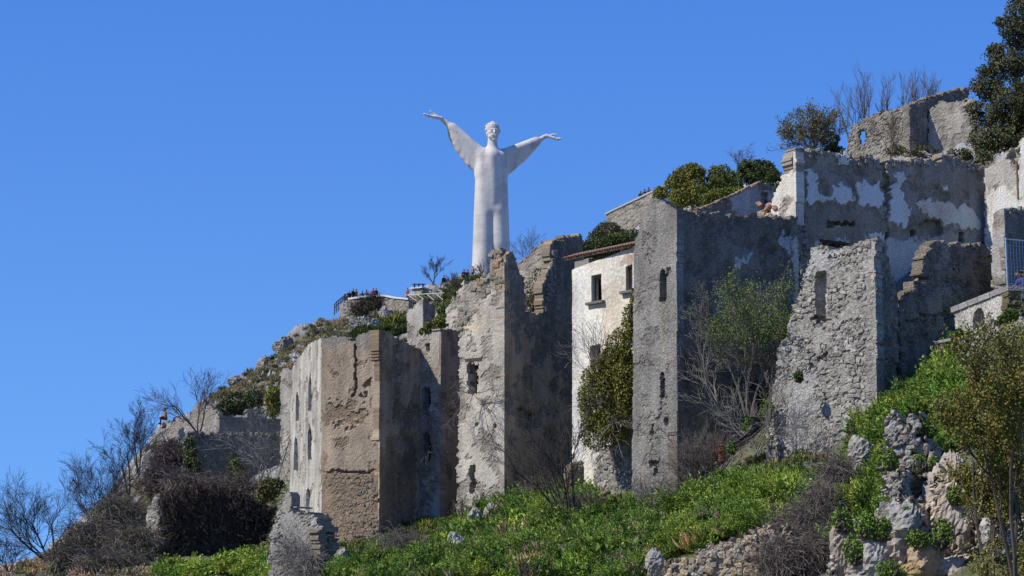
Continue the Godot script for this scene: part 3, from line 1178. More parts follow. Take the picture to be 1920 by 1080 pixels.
func cover(called: String, label: String, m: Mesh, places: Array, lo: float, hi: float, mt: String, sd: int, tones: Array, sink := 0.05, mound := 0.0) -> void:
	if places.is_empty():
		return
	var mm := MultiMesh.new()
	mm.transform_format = MultiMesh.TRANSFORM_3D
	mm.use_colors = true
	mm.mesh = m
	mm.instance_count = places.size()
	var r := RandomNumberGenerator.new()
	r.seed = sd
	for k in places.size():
		var place: Vector3 = places[k]
		var patch := n_mask.get_noise_3d(place.x * 0.7, place.y, place.z * 0.7)
		var s := lerpf(lo, hi, pow(r.randf(), 1.8)) * (1.0 + 0.9 * n_big.get_noise_2d(place.x * 2.2, place.z * 2.2))
		var bs := Basis(Vector3.UP, r.randf() * TAU) * Basis(Vector3.RIGHT, r.randf_range(-0.25, 0.25)) * Basis.from_scale(Vector3(s * r.randf_range(0.85, 1.2), s * r.randf_range(0.7, 1.25), s * r.randf_range(0.85, 1.2)))
		mm.set_instance_transform(k, Transform3D(bs, place + Vector3.UP * (mound * maxf(-0.1, 0.05 + 1.7 * n_mask.get_noise_3d(place.x * 0.75 + 20.0, place.y * 0.75, place.z * 0.75)) - sink * s)))
		var c: Color = tones[r.randi() % tones.size()]
		c = mul(c, r.randf_range(0.75, 1.3) * (1.0 + 0.9 * patch))
		mm.set_instance_color(k, Color(c.r * (1.0 + 0.8 * maxf(patch, 0.0) + r.randf_range(-0.1, 0.2)), c.g, c.b))
	var o := MultiMeshInstance3D.new()
	o.name = numbered(called)
	o.multimesh = mm
	o.material_override = M[mt]
	add_child(o)
	o.set_meta("kind", "stuff")
	o.set_meta("label", label)
	o.set_meta("category", "vegetation")

func fennel_mesh(sd: int) -> ArrayMesh:
	var r := RandomNumberGenerator.new()
	r.seed = sd
	var b := Buf.new()
	for k in 26:
		var d := (unit(r) * Vector3(1, 0.3, 1) + Vector3.UP * r.randf_range(0.5, 1.3)).normalized()
		var L := r.randf_range(0.35, 0.75)
		var root := Vector3(r.randf_range(-.12, .12), 0, r.randf_range(-.12, .12))
		var tip := root + d * L
		b.tube(root, tip, 0.008, 0.004, 3, Color(0.07, 0.13, 0.03))
		for n in 22:
			var t := r.randf_range(0.25, 1.0)
			var p := root.lerp(tip, t)
			var dd := (d + unit(r) * 1.1).normalized()
			b.leaf(p, dd, unit(r).slide(dd).normalized(), r.randf_range(0.06, 0.13), 0.14, mul(Color(0.17, 0.275, 0.05), r.randf_range(0.65, 1.35)))
	return to_mesh(b)

func leafy_mesh(sd: int, col: Color, top: Color, share: float, size := 0.11, n := 150) -> ArrayMesh:
	var r := RandomNumberGenerator.new()
	r.seed = sd
	var b := Buf.new()
	for k in n:
		var d := unit(r)
		d.y = absf(d.y)
		var p := d * Vector3(0.36, 0.42, 0.36) * pow(r.randf(), 0.35) * r.randf_range(0.75, 1.25)
		var dir := (d + unit(r) * 0.9).normalized()
		var c := col
		if d.y > 0.55 and r.randf() < share:
			c = top
		b.leaf(p, dir, (Vector3.UP + d * 0.5 + unit(r) * 0.6).slide(dir).normalized(), size * r.randf_range(0.7, 1.3), 0.4, mul(c, r.randf_range(0.75, 1.3)))
	for k in 9:
		var d := (unit(r) * Vector3(1, 0.2, 1) + Vector3.UP).normalized()
		b.tube(Vector3.ZERO, d * 0.4, 0.009, 0.005, 3, mul(col, 0.8))
	return to_mesh(b)

func tuft_mesh(sd: int, h: float, n: int, cols: Array, wide := 0.05) -> ArrayMesh:
	var r := RandomNumberGenerator.new()
	r.seed = sd
	var b := Buf.new()
	for k in n:
		var d := (unit(r) * Vector3(0.8, 0.2, 0.8) + Vector3.UP).normalized()
		var root := Vector3(r.randf_range(-.2, .2), 0, r.randf_range(-.2, .2))
		b.leaf(root, d, unit(r).slide(d).normalized(), h * r.randf_range(0.5, 1.2), wide, mul(cols[r.randi() % cols.size()], r.randf_range(0.7, 1.3)))
	return to_mesh(b)

func stalk_mesh(sd: int) -> ArrayMesh:
	var r := RandomNumberGenerator.new()
	r.seed = sd
	var b := Buf.new()
	for k in 14:
		var d := (unit(r) * Vector3(0.5, 0.1, 0.5) + Vector3.UP).normalized()
		var L := r.randf_range(0.4, 0.8)
		b.tube(Vector3.ZERO, d * L, 0.008, 0.006, 3, Color(0.26, 0.22, 0.16))
		for n in 8:
			var dd := (unit(r) + Vector3.UP * 0.5).normalized()
			b.leaf(d * L * r.randf_range(0.75, 1.08), dd, unit(r).slide(dd).normalized(), 0.07, 0.35, Color(0.33, 0.25, 0.19).lerp(Color(0.26, 0.2, 0.15), r.randf()))
		for n in 6:
			var dd := (unit(r) + Vector3.UP * 0.3).normalized()
			b.leaf(d * L * r.randf_range(0.1, 0.6), dd, unit(r).slide(dd).normalized(), 0.09, 0.3, Color(0.12, 0.17, 0.07))
	return to_mesh(b)

# ---------------------------------------------------------------- the place
func _ready() -> void:
	var cam := Camera3D.new()
	cam.name = "camera"
	cam.position = CAM
	cam.rotation_degrees = Vector3(PITCH, 0, 0)
	cam.fov = rad_to_deg(2.0 * atan(540.0 / F))
	cam.near = 0.5
	cam.far = 9000.0
	cam.current = true
	add_child(cam)
	var env := Environment.new()
	env.background_mode = Environment.BG_SKY
	var sm := ProceduralSkyMaterial.new()
	sm.sky_top_color = Color(0.195, 0.435, 0.835)
	sm.sky_horizon_color = Color(0.475, 0.71, 1.0)
	sm.sky_curve = 0.18
	sm.ground_bottom_color = Color(0.25, 0.25, 0.2)
	sm.ground_horizon_color = Color(0.4, 0.45, 0.45)
	var sky := Sky.new()
	sky.sky_material = sm
	env.sky = sky
	env.tonemap_mode = Environment.TONE_MAPPER_LINEAR
	env.tonemap_exposure = 1.0
	env.sdfgi_enabled = true
	env.ssao_enabled = true
	env.ssil_enabled = true
	var we := WorldEnvironment.new()
	we.name = "world_environment"
	we.environment = env
	add_child(we)
	var sun := DirectionalLight3D.new()
	sun.name = "sun"
	sun.light_energy = 1.5
	sun.light_color = Color(1.0, 0.98, 0.94)
	sun.light_angular_distance = 0.5
	sun.shadow_enabled = true
	var az := deg_to_rad(67.0)
	var el := deg_to_rad(46.0)
	var to_sun := Vector3(-sin(az) * cos(el), sin(el), cos(az) * cos(el))
	add_child(sun)
	sun.look_at_from_position(Vector3.ZERO, -to_sun, Vector3.UP)
	rng.seed = 5
	noises()
	materials()
	make_lumps()
	hill()
	left_house()
	narrow_tower()
	tall_ruin()
	white_house()
	grey_tower()
	upper_ruin()
	rubble_tower()
	top_ruin()
	right_side()
	lower_left()
	far_terrace()
	statue()
	crowd()
	rocks()
	bushes()
	bare_trees()
	right_tree()
	undergrowth()

func left_house() -> void:
	var t := thing("ruined_house", "roofless brown plastered house ruin with slit windows, leftmost of the tall ruins", "ruin", at(660, 1050, 116))
	var w := face(604, 1000, 116, -72)
	var s := face(604, 1000, 116, -18)
	var c := on(s, 710, 1000)
	var e := face(710, 1000, -c.z, 58)
	wall(t, "wall", w, [543, 1010, 548, 694, 556, 676, 566, 668, 571, 658, 580, 646, 592, 640, 605, 634, 605, 1040, 543, 1040], {"sharp": [604], "style": "pale_render", "p": Color(0.4, 0.385, 0.36), "thr": 0.25, "streak": 0.5, "holes": [
		[556.5, 790, 557, 745, 559.5, 733, 562, 745, 562, 790], [580, 770, 580.5, 716, 583.5, 699, 586.5, 716, 586, 770], [552.5, 882, 554, 830, 557, 816, 560.5, 830, 560.5, 882],
		[578.5, 862, 579, 808, 582.5, 795, 586.5, 808, 586, 862], [576, 958, 577, 920, 580, 914, 583.5, 922, 583, 958], [550, 964, 551, 940, 554, 933, 557.5, 940, 557.5, 964]], "rag": 0.04})
	var main := wall(t, "wall", s, [603, 634, 620, 633, 640, 630, 661, 637, 666, 641, 670, 628, 690, 622, 711, 619, 711, 1060, 603, 1060], {"sharp": [604, 710], "style": "brown_render", "cell": 0.075, "patches": [
		{"p": [600, 885, 640, 884, 680, 887, 712, 884, 712, 1060, 600, 1060], "m": 0.0, "w": 0.05, "j": 0.1},
		{"p": [600, 882, 640, 881, 680, 884, 712, 881, 712, 886, 680, 889, 640, 886, 600, 887], "m": 0.0, "w": -0.16, "j": 0.15}, {"p": [600, 630, 714, 610, 714, 648, 680, 655, 640, 648, 600, 652], "c": Color(0.3, 0.28, 0.26), "m": 0.8, "j": 0.5},
		{"p": [664, 642, 667, 642, 669, 680, 667, 700, 671, 722, 664, 744, 661, 744, 667, 722, 664, 700, 666, 680], "m": 0.0, "w": -0.4, "j": 0.12},
		{"p": [606, 760, 630, 755, 668, 770, 690, 762, 692, 790, 660, 800, 640, 796, 612, 800], "m": 0.0, "w": -0.03, "j": 0.8},
		{"p": [684, 714, 694, 712, 696, 724, 686, 726], "m": 0.0, "w": -0.15, "j": 0.3}, {"p": [672, 740, 690, 736, 690, 742, 674, 746], "m": 0.0, "w": -0.12, "j": 0.3}]})
	stones(main, s, [604, 890, 709, 890, 709, 1050, 604, 1050], 0.2, [Color(0.36, 0.3, 0.23), Color(0.32, 0.28, 0.225), Color(0.4, 0.33, 0.25), Color(0.42, 0.31, 0.21), Color(0.3, 0.27, 0.23)], 300, 0.6, 0.4, 0.075, 21)
	var o := wall(t, "wall", e, [710, 619, 730, 626, 748, 634, 768, 648, 790, 656, 790, 1060, 710, 1060], {"sharp": [710], "style": "brown_render", "p": Color(0.36, 0.295, 0.225), "thr": 0.08, "streak": 0.4, "patches": [
		{"p": [738, 650, 744, 650, 748, 720, 742, 790, 736, 780, 740, 720], "m": 0.0, "w": -0.12, "j": 0.4}, {"p": [710, 850, 780, 850, 780, 1060, 710, 1060], "m": 0.0, "j": 0.5}]})
	o.set_meta("label", "dark wall of the brown house, away from the sun")
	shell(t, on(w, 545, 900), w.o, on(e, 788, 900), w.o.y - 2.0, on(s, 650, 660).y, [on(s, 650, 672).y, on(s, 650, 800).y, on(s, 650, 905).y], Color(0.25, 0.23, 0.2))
	# the narrow strip of an older wall on its left
	var f := face(548, 800, 141, -42)
	var q := thing("ruined_wall", "narrow grey stub of wall behind the left edge of the brown house ruin", "ruin", f.o)
	wall(q, "wall", f, [527, 700, 533, 693, 549, 694, 549, 900, 527, 900], {"style": "pale_render", "p": Color(0.34, 0.325, 0.3)})

func narrow_tower() -> void:
	var w := face(825, 800, 117.6, -34)
	var e := face(825, 800, 117.6, 58)
	var t := thing("ruined_tower", "narrow grey tower ruin with broken window gaps between the brown house and the tall ruin", "ruin", at(825, 960, 117.6))
	var m := wall(t, "wall", w, [782, 640, 790, 633, 806, 627, 826, 618, 826, 1030, 782, 1030], {"sharp": [825], "style": "pale_render", "p": Color(0.37, 0.345, 0.31), "thr": 0.1, "holes": [[793, 770, 792, 730, 800, 727, 809, 731, 808, 768], [793, 866, 794, 815, 800, 810, 808, 816, 807, 866]], "patches": [
		{"p": [799, 646, 806, 646, 806, 656, 799, 656], "m": 0.0, "w": -0.45, "j": 0.1}, {"p": [786, 770, 816, 770, 812, 900, 786, 900], "m": 0.0, "j": 0.5}]})
	stones(m, w, [786, 872, 822, 872, 822, 1000, 788, 1000], 0.3, [Color(0.36, 0.33, 0.28), Color(0.3, 0.28, 0.25), Color(0.42, 0.36, 0.28)], 90, 0.6, 0.4, 0.08, 22)
	wall(t, "wall", e, [825, 617, 845, 617, 866, 616, 866, 1020, 825, 1020], {"sharp": [825, 864], "style": "brown_render", "p": Color(0.34, 0.285, 0.23), "thr": 0.2, "rag": 0.05})
	shell(t, on(w, 784, 800), w.o, on(e, 864, 800), w.o.y - 6.0, on(w, 800, 660).y, [on(w, 800, 712).y], Color(0.25, 0.23, 0.2))
	w = face(793, 600, 150, -32)
	e = face(793, 600, 150, 56)
	t = thing("ruined_wall", "broken square pier of grey wall standing on the slope under the white handrail", "ruin", at(793, 650, 150))
	wall(t, "wall", w, [764, 590, 768, 580, 780, 574, 786, 564, 793, 560, 793, 700, 764, 700], {"sharp": [793], "style": "pale_render", "p": Color(0.4, 0.385, 0.36)})
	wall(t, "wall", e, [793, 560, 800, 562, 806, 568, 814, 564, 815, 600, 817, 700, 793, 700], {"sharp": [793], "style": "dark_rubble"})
	shell(t, on(w, 766, 620), w.o, on(e, 814, 620), w.o.y - 4.0, on(w, 780, 585).y, [], Color(0.25, 0.23, 0.2))

func tall_ruin() -> void:
	var w := face(946, 800, 112, -36)
	var e := face(946, 800, 112, 54)
	var t := thing("ruined_house", "tall pale ruin with jagged broken top and gaping window, in front of the statue", "ruin", at(946, 950, 112))
	var m := wall(t, "wall", w, [856, 1030, 862, 700, 862, 622, 846, 618, 838, 600, 838, 576, 850, 560, 860, 545, 868, 534, 880, 527, 893, 524, 905, 522, 918, 514, 922, 500, 920, 474, 928, 466, 938, 467, 939, 494, 945, 494, 947, 480, 947, 1000, 940, 1030], {"sharp": [946], "style": "pale_render", "thr": 0.14, "rag": 0.14, "holes": [
		[878, 738, 879, 700, 876, 684, 884, 676, 892, 680, 899, 682, 897, 700, 897, 738], [880, 922, 881, 872, 893, 871, 893, 921]], "patches": [
		{"p": [870, 520, 950, 460, 950, 545, 925, 540, 905, 560, 890, 600, 872, 590], "m": 0.0, "w": 0.05, "j": 0.6}, {"p": [925, 510, 950, 500, 950, 545, 930, 545], "c": Color(0.47, 0.32, 0.2), "m": 0.35, "w": 0.05, "j": 0.4},
		{"p": [866, 610, 905, 596, 910, 612, 880, 625], "c": Color(0.55, 0.49, 0.38), "m": 1.0, "j": 0.8}, {"p": [892, 790, 898, 790, 898, 800, 892, 800], "m": 0.0, "w": -0.4, "j": 0.1}, {"p": [928, 795, 933, 795, 933, 802, 928, 802], "m": 0.0, "w": -0.4, "j": 0.1}]})
	stones(m, w, [920, 470, 938, 468, 940, 495, 947, 482, 947, 545, 925, 540, 905, 560, 880, 545, 893, 526, 918, 514], 0.34, [Color(0.36, 0.32, 0.27), Color(0.3, 0.27, 0.23), Color(0.44, 0.31, 0.2), Color(0.4, 0.36, 0.3)], 90, 0.75, 0.5, 0.12, 31)
	stones(m, w, [862, 540, 895, 528, 897, 590, 862, 620, 845, 600], 0.34, [Color(0.37, 0.34, 0.3), Color(0.3, 0.28, 0.25)], 60, 0.35, 0.4, 0.06, 33)
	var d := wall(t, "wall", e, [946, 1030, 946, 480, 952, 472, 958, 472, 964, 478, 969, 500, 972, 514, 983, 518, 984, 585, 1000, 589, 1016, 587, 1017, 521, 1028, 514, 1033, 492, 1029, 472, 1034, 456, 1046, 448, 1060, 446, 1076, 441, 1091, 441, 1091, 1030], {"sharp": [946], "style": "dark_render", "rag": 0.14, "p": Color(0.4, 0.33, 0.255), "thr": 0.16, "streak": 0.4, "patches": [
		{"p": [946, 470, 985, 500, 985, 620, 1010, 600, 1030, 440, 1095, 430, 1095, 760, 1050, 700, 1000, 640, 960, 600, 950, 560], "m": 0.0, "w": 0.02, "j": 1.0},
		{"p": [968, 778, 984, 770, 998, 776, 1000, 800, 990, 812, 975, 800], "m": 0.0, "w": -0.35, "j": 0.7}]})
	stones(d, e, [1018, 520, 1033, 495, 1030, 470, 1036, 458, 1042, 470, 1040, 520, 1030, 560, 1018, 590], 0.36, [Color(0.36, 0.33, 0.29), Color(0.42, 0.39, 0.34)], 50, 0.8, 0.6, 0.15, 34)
	for s: Array in [[878, 897, 869.5, 0.16], [876, 901, 676, 0.2]]:
		var la := uv(w, s[0], s[2])
		var lb := uv(w, s[1], s[2])
		var lq := Buf.new()
		lq.box(Transform3D(fbasis(w), fp(w, (la.x + lb.x) / 2, la.y, -0.18)), Vector3(lb.x - la.x + 0.25, s[3], 0.5), Color(0.12, 0.09, 0.07))
		part(t, "lintel", lq, M.wood)
	# what is left of its rear walls, seen through the gap
	var back := face(990, 540, 122, -36)
	wall(t, "rear_wall", back, [950, 640, 952, 505, 965, 500, 978, 484, 990, 482, 996, 470, 1010, 458, 1030, 452, 1040, 470, 1040, 640], {"style": "pale_render", "p": Color(0.33, 0.3, 0.27), "thr": -0.1, "rag": 0.14})
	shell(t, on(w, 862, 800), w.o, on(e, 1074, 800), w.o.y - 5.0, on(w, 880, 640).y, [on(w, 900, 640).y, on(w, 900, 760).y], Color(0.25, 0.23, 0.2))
	var iv := on(back, 1003, 552, 1.0)
	bush("ivy_bush", "olive ivy bush filling the window gap of the tall pale ruin", "ivy", [[iv, Vector3(0.75, 1.2, 0.6)], [iv + Vector3(-0.3, -0.8, 0), Vector3(0.8, 0.8, 0.7)], [iv + Vector3(0.25, 1.0, 0.1), Vector3(0.4, 0.8, 0.4)]], 1900, 0.13, [Color(0.13, 0.135, 0.04), Color(0.09, 0.1, 0.03)], 41)

func window_frame(t: Node3D, f: Face, px: Array, c: Color, sill := true) -> void:
	var a := uv(f, px[0], px[3])
	var b := uv(f, px[2], px[1])
	var o := Node3D.new()
	o.name = "window"
	t.add_child(o, true)
	var bs := fbasis(f)
	for s in [[Vector2(a.x + 0.05, (a.y + b.y) / 2), Vector2(0.1, b.y - a.y)], [Vector2(b.x - 0.05, (a.y + b.y) / 2), Vector2(0.1, b.y - a.y)], [Vector2((a.x + b.x) / 2, b.y - 0.05), Vector2(b.x - a.x - 0.2, 0.1)]]:
		var q := Buf.new()
		q.box(Transform3D(bs, fp(f, s[0].x, s[0].y, -0.2)), Vector3(s[1].x, s[1].y, 0.12), c)
		part(o, "frame", q, M.wood)
	if sill:
		var q := Buf.new()
		q.box(Transform3D(bs, fp(f, (a.x + b.x) / 2, a.y - 0.09, 0.06)), Vector3(b.x - a.x + 0.55, 0.14, 0.5), Color(0.3, 0.28, 0.25))
		part(o, "sill", q, M.stone)

func white_house() -> void:
	var f := face(1075, 800, 109.5, -50)
	var t := thing("white_house", "cream plastered house with open windows and a tiled eave beside the grey tower", "house", at(1120, 880, 108))
	wall(t, "wall", f, [1074, 960, 1074, 506, 1110, 492, 1150, 478, 1196, 461, 1196, 960], {"style": "white_plaster", "mat": "plaster", "cell": 0.075, "rag": 0.0, "thick": 0.5, "streak": 0.22, "holes": [[1110, 568, 1110, 517, 1129, 513, 1129, 567], [1174, 548, 1174, 500, 1186.5, 495, 1186.5, 545], [1107.5, 672, 1107.5, 649, 1128, 644, 1128, 672]], "patches": [
		{"p": [1125, 560, 1150, 520, 1180, 540, 1172, 640, 1150, 680, 1130, 640], "c": Color(0.61, 0.55, 0.46), "m": 1.0, "j": 1.5}, {"p": [1168, 484, 1192, 476, 1192, 494, 1168, 500], "c": Color(0.5, 0.4, 0.33), "m": 0.7, "j": 0.3},
		{"p": [1072, 520, 1100, 510, 1100, 600, 1090, 700, 1072, 700], "c": Color(0.58, 0.575, 0.555), "m": 1.0, "j": 0.8}, {"p": [1072, 740, 1110, 700, 1110, 760, 1095, 870, 1072, 870], "c": Color(0.6, 0.6, 0.595), "m": 1.0, "j": 0.5}]})
	window_frame(t, f, [1110, 517, 1129, 567], Color(0.14, 0.11, 0.085))
	window_frame(t, f, [1174, 499, 1186.5, 546], Color(0.14, 0.11, 0.085))
	window_frame(t, f, [1107.5, 648, 1128, 672], Color(0.16, 0.12, 0.1), false)
	var e := face(1196, 800, 118.0 - 4.6, 40)
	shell(t, on(f, 1075, 800), on(f, 1195, 800), on(f, 1195, 800) - f.n * 5.0, f.o.y - 4.0, on(f, 1100, 520).y, [on(f, 1100, 508).y, on(f, 1100, 610).y, on(f, 1100, 720).y], Color(0.3, 0.27, 0.24))
	# the inside is divided behind the windows
	var q := Buf.new()
	var a := on(f, 1080, 600, -1.6)
	var b := on(f, 1190, 600, -1.6)
	q.box(Transform3D(fbasis(f), Vector3((a.x + b.x) / 2, f.o.y + 3.0, (a.z + b.z) / 2)), Vector3(a.distance_to(b), 14.0, 0.15), Color(0.34, 0.31, 0.28))
	part(t, "inner_wall", q, M.plaster)
	# roof: boarded eave and barrel tiles rising behind it
	var la := uv(f, 1066, 488)
	var lb := uv(f, 1194, 449)
	var y := (la.y + lb.y) / 2
	var roof := Node3D.new()
	roof.name = "roof"
	t.add_child(roof, true)
	var slope := deg_to_rad(17.0)
	var n := int((lb.x - la.x) / 0.22)
	var back := -f.n * cos(slope) + Vector3.UP * sin(slope)
	var up := f.n * sin(slope) + Vector3.UP * cos(slope)
	q = Buf.new()
	var eave := fp(f, (la.x + lb.x) / 2, y - 0.2, 0.32)
	q.box(Transform3D(Basis(f.u, up, -back), eave + back * 2.6), Vector3(lb.x - la.x, 0.12, 5.2), Color(0.2, 0.14, 0.1))
	part(roof, "boarding", q, M.wood)
	for k in n + 1:
		for row in 3:
			var bb := Buf.new()
			var c := Color(0.42, 0.24, 0.15).lerp([Color(0.3, 0.26, 0.21), Color(0.48, 0.22, 0.12), Color(0.36, 0.3, 0.24)][rng.randi() % 3], rng.randf())
			var org := eave + f.u * ((k - n * 0.5) * 0.22 + rng.randf_range(-0.015, 0.015)) + up * (0.07 + row * 0.012 + rng.randf_range(0, 0.012)) + back * (row * 0.42 - 0.06 + rng.randf_range(-0.03, 0.03))
			var prev: Array[Vector3] = []
			for s in 7:
				var an := PI * s / 6.0
				var d := f.u * -cos(an) + up * sin(an)
				var now: Array[Vector3] = [org + d * 0.105, org + d * 0.08, org + d * 0.085 + back * 0.5, org + d * 0.065 + back * 0.5]
				if s > 0:
					bb.quad(prev[0], now[0], now[2], prev[2], c)
					bb.quad(prev[1], prev[3], now[3], now[1], c)
					bb.quad(prev[0], prev[1], now[1], now[0], c)
				prev = now
			part(roof, "roof_tile", bb, M.tile)

func grey_tower() -> void:
	var w := face(1270, 800, 97, -50)
	var e := face(1270, 800, 97, 42)
	var t := thing("grey_tower", "tall grey rendered tower ruin with two small arched windows and a gabled top", "tower", at(1270, 930, 97))
	wall(t, "wall", w, [1186, 1020, 1189, 600, 1190, 470, 1192, 455, 1199, 432, 1203, 408, 1213, 388, 1222, 374, 1229, 371, 1240, 374, 1252, 383, 1270, 393, 1272, 1020], {"sharp": [1270], "style": "grey_render", "cell": 0.065, "thr": 0.33, "rag": 0.03, "thick": 0.45, "holes": [
		[1238.5, 566, 1238.5, 520, 1240, 510, 1244.5, 504, 1249.5, 507, 1251.5, 518, 1251.5, 564], [1238.5, 747, 1238.5, 708, 1241, 699, 1244, 696, 1247.5, 701, 1248.5, 712, 1248, 745]], "patches": [
		{"p": [1188, 545, 1215, 535, 1238, 520, 1240, 535, 1215, 550, 1200, 560, 1188, 562], "m": 0.0, "w": 0.02, "j": 0.6}, {"p": [1238, 570, 1248, 570, 1246, 600, 1247, 690, 1240, 690], "c": Color(0.36, 0.32, 0.27), "m": 0.6, "j": 0.3},
		{"p": [1190, 795, 1222, 780, 1240, 770, 1247, 800, 1230, 800, 1190, 815], "m": 0.0, "w": 0.0, "j": 0.6}, {"p": [1238, 745, 1252, 745, 1254, 800, 1238, 800], "c": Color(0.4, 0.34, 0.28), "m": 0.0, "w": -0.04, "j": 0.4},
		{"p": [1219, 868, 1240, 860, 1240, 866, 1222, 873], "m": 0.0, "w": -0.25, "j": 0.2}, {"p": [1226, 880, 1232, 880, 1231, 893, 1226, 893], "m": 0.0, "w": -0.25, "j": 0.2}, {"p": [1246, 785, 1252, 785, 1252, 800, 1246, 800], "m": 0.0, "w": -0.3, "j": 0.2}, {"p": [1222, 800, 1226, 795, 1226, 812, 1222, 812], "m": 0.0, "w": -0.3, "j": 0.2},
		{"p": [1252, 505, 1259, 500, 1260, 512, 1254, 516], "m": 0.0, "w": -0.15, "j": 0.3}, {"p": [1190, 880, 1275, 880, 1275, 1020, 1190, 1020], "m": 0.4, "j": 0.6}]})
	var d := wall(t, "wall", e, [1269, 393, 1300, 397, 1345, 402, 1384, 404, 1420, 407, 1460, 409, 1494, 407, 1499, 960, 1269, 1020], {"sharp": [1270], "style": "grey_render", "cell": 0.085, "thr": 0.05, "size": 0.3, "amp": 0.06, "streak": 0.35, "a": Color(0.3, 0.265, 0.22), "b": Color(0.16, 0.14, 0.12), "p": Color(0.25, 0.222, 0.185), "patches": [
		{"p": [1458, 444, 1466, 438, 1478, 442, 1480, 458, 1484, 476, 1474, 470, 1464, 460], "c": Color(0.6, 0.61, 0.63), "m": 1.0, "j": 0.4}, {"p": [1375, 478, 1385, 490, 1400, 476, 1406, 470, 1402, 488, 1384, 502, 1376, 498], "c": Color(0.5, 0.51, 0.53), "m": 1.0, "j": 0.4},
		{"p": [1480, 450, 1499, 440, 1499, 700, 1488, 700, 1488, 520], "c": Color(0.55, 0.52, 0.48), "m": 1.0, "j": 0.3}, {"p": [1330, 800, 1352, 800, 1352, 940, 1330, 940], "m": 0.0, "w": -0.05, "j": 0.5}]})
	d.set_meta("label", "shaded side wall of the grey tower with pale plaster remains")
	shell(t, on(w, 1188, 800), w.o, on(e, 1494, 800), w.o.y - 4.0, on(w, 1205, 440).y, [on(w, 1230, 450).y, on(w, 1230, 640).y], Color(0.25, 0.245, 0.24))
	# rubble wall at the foot of the white house, and the dark gap beside it
	var f := face(1188, 900, 105, -46)
	var u := thing("rubble_wall", "rough rubble wall below the ivy at the foot of the cream house", "wall", at(1150, 940, 105))
	var m := wall(u, "wall", f, [1116, 1000, 1115, 880, 1122, 856, 1140, 840, 1156, 815, 1172, 800, 1192, 790, 1192, 1000], {"style": "grey_rubble", "rag": 0.14})
	stones(m, f, [1117, 985, 1117, 880, 1140, 842, 1174, 802, 1190, 792, 1190, 985], 0.3, [Color(0.38, 0.365, 0.34), Color(0.31, 0.3, 0.285), Color(0.44, 0.42, 0.39), Color(0.27, 0.26, 0.25)], 240, 0.7, 0.5, 0.08, 51)
	f = face(1117, 900, 108.5, 40)
	wall(u, "wall", face(1076, 900, 108.6, 24), [1062, 1000, 1066, 875, 1080, 866, 1100, 862, 1118, 868, 1118, 1000], {"style": "dark_rubble"})
	# the gabled cottage behind the tower
	f = face(1304, 400, 128, 26)
	u = thing("ruined_cottage", "low ruined cottage with a sloping tiled verge behind the top of the grey tower", "house", at(1380, 420, 129))
	wall(u, "wall", f, [1290, 470, 1300, 398, 1340, 380, 1369, 369, 1400, 354, 1423, 343, 1430, 345, 1446, 344, 1448, 470], {"style": "white_plaster", "p": Color(0.52, 0.53, 0.55), "a": Color(0.34, 0.31, 0.28), "b": Color(0.25, 0.23, 0.21), "thr": 0.25, "rag": 0.06, "holes": [[1426, 382, 1426, 359, 1440, 359, 1440, 382]], "patches": [{"p": [1290, 420, 1300, 396, 1340, 382, 1370, 370, 1374, 420], "m": 0.0, "j": 0.4}, {"p": [1422, 340, 1450, 340, 1450, 358, 1422, 358], "m": 0.0, "w": 0.05, "j": 0.2}]})
	var vp := [1300, 395, 1330, 384, 1369, 367, 1396, 354, 1424, 341]
	for k in range(0, 8, 2):
		var a := on(f, vp[k], vp[k + 1])
		var b := on(f, vp[k + 2], vp[k + 3])
		var nn := maxi(2, int(a.distance_to(b) / 0.35))
		for j in nn:
			var p := a.lerp(b, (j + 0.5) / nn)
			var q := Buf.new()
			q.lump(Transform3D(Basis(f.n, 0.0) * Basis((b - a).normalized(), Vector3.UP, f.n) * Basis(Vector3.RIGHT, rng.randf_range(-0.2, 0.2)) * Basis.from_scale(Vector3(0.46, 0.14, 0.7)), p + f.n * -0.1), lumps[j % 8], Color(0.36, 0.22, 0.15).lerp(Color(0.3, 0.26, 0.22), rng.randf()))
			part(u, "verge_tile", q, M.tile)
	wall(u, "inner_wall", face(1432, 380, 131, 26), [1410, 470, 1410, 352, 1450, 350, 1450, 470], {"style": "white_plaster", "p": Color(0.5, 0.5, 0.5), "cell": 0.2})
	# brick and rubble heap on the tower's wall head
	f = face(1450, 395, 107, 10)
	var heap := thing("rubble_heap", "heap of fallen bricks and stones on the wall head beside the sloping tiled verge", "rubble", at(1450, 408, 107))
	for k in 46:
		var p := at(1424 + rng.randf() * 62, 406 - pow(rng.randf(), 1.6) * 26.0 * (0.4 + 0.6 * sin(k)), 107.0 - rng.randf() * 1.4)
		var s := rng.randf_range(0.16, 0.42)
		piece(heap, "stone", lump_meshes[k % 8], stone_mat([Color(0.44, 0.4, 0.36), Color(0.5, 0.44, 0.38), Color(0.42, 0.24, 0.17)][k % 3]), Transform3D(Basis.from_euler(Vector3(rng.randf(), rng.randf() * 3, rng.randf())) * Basis.from_scale(Vector3(s * 1.4, s * 0.8, s)), p - heap.position))

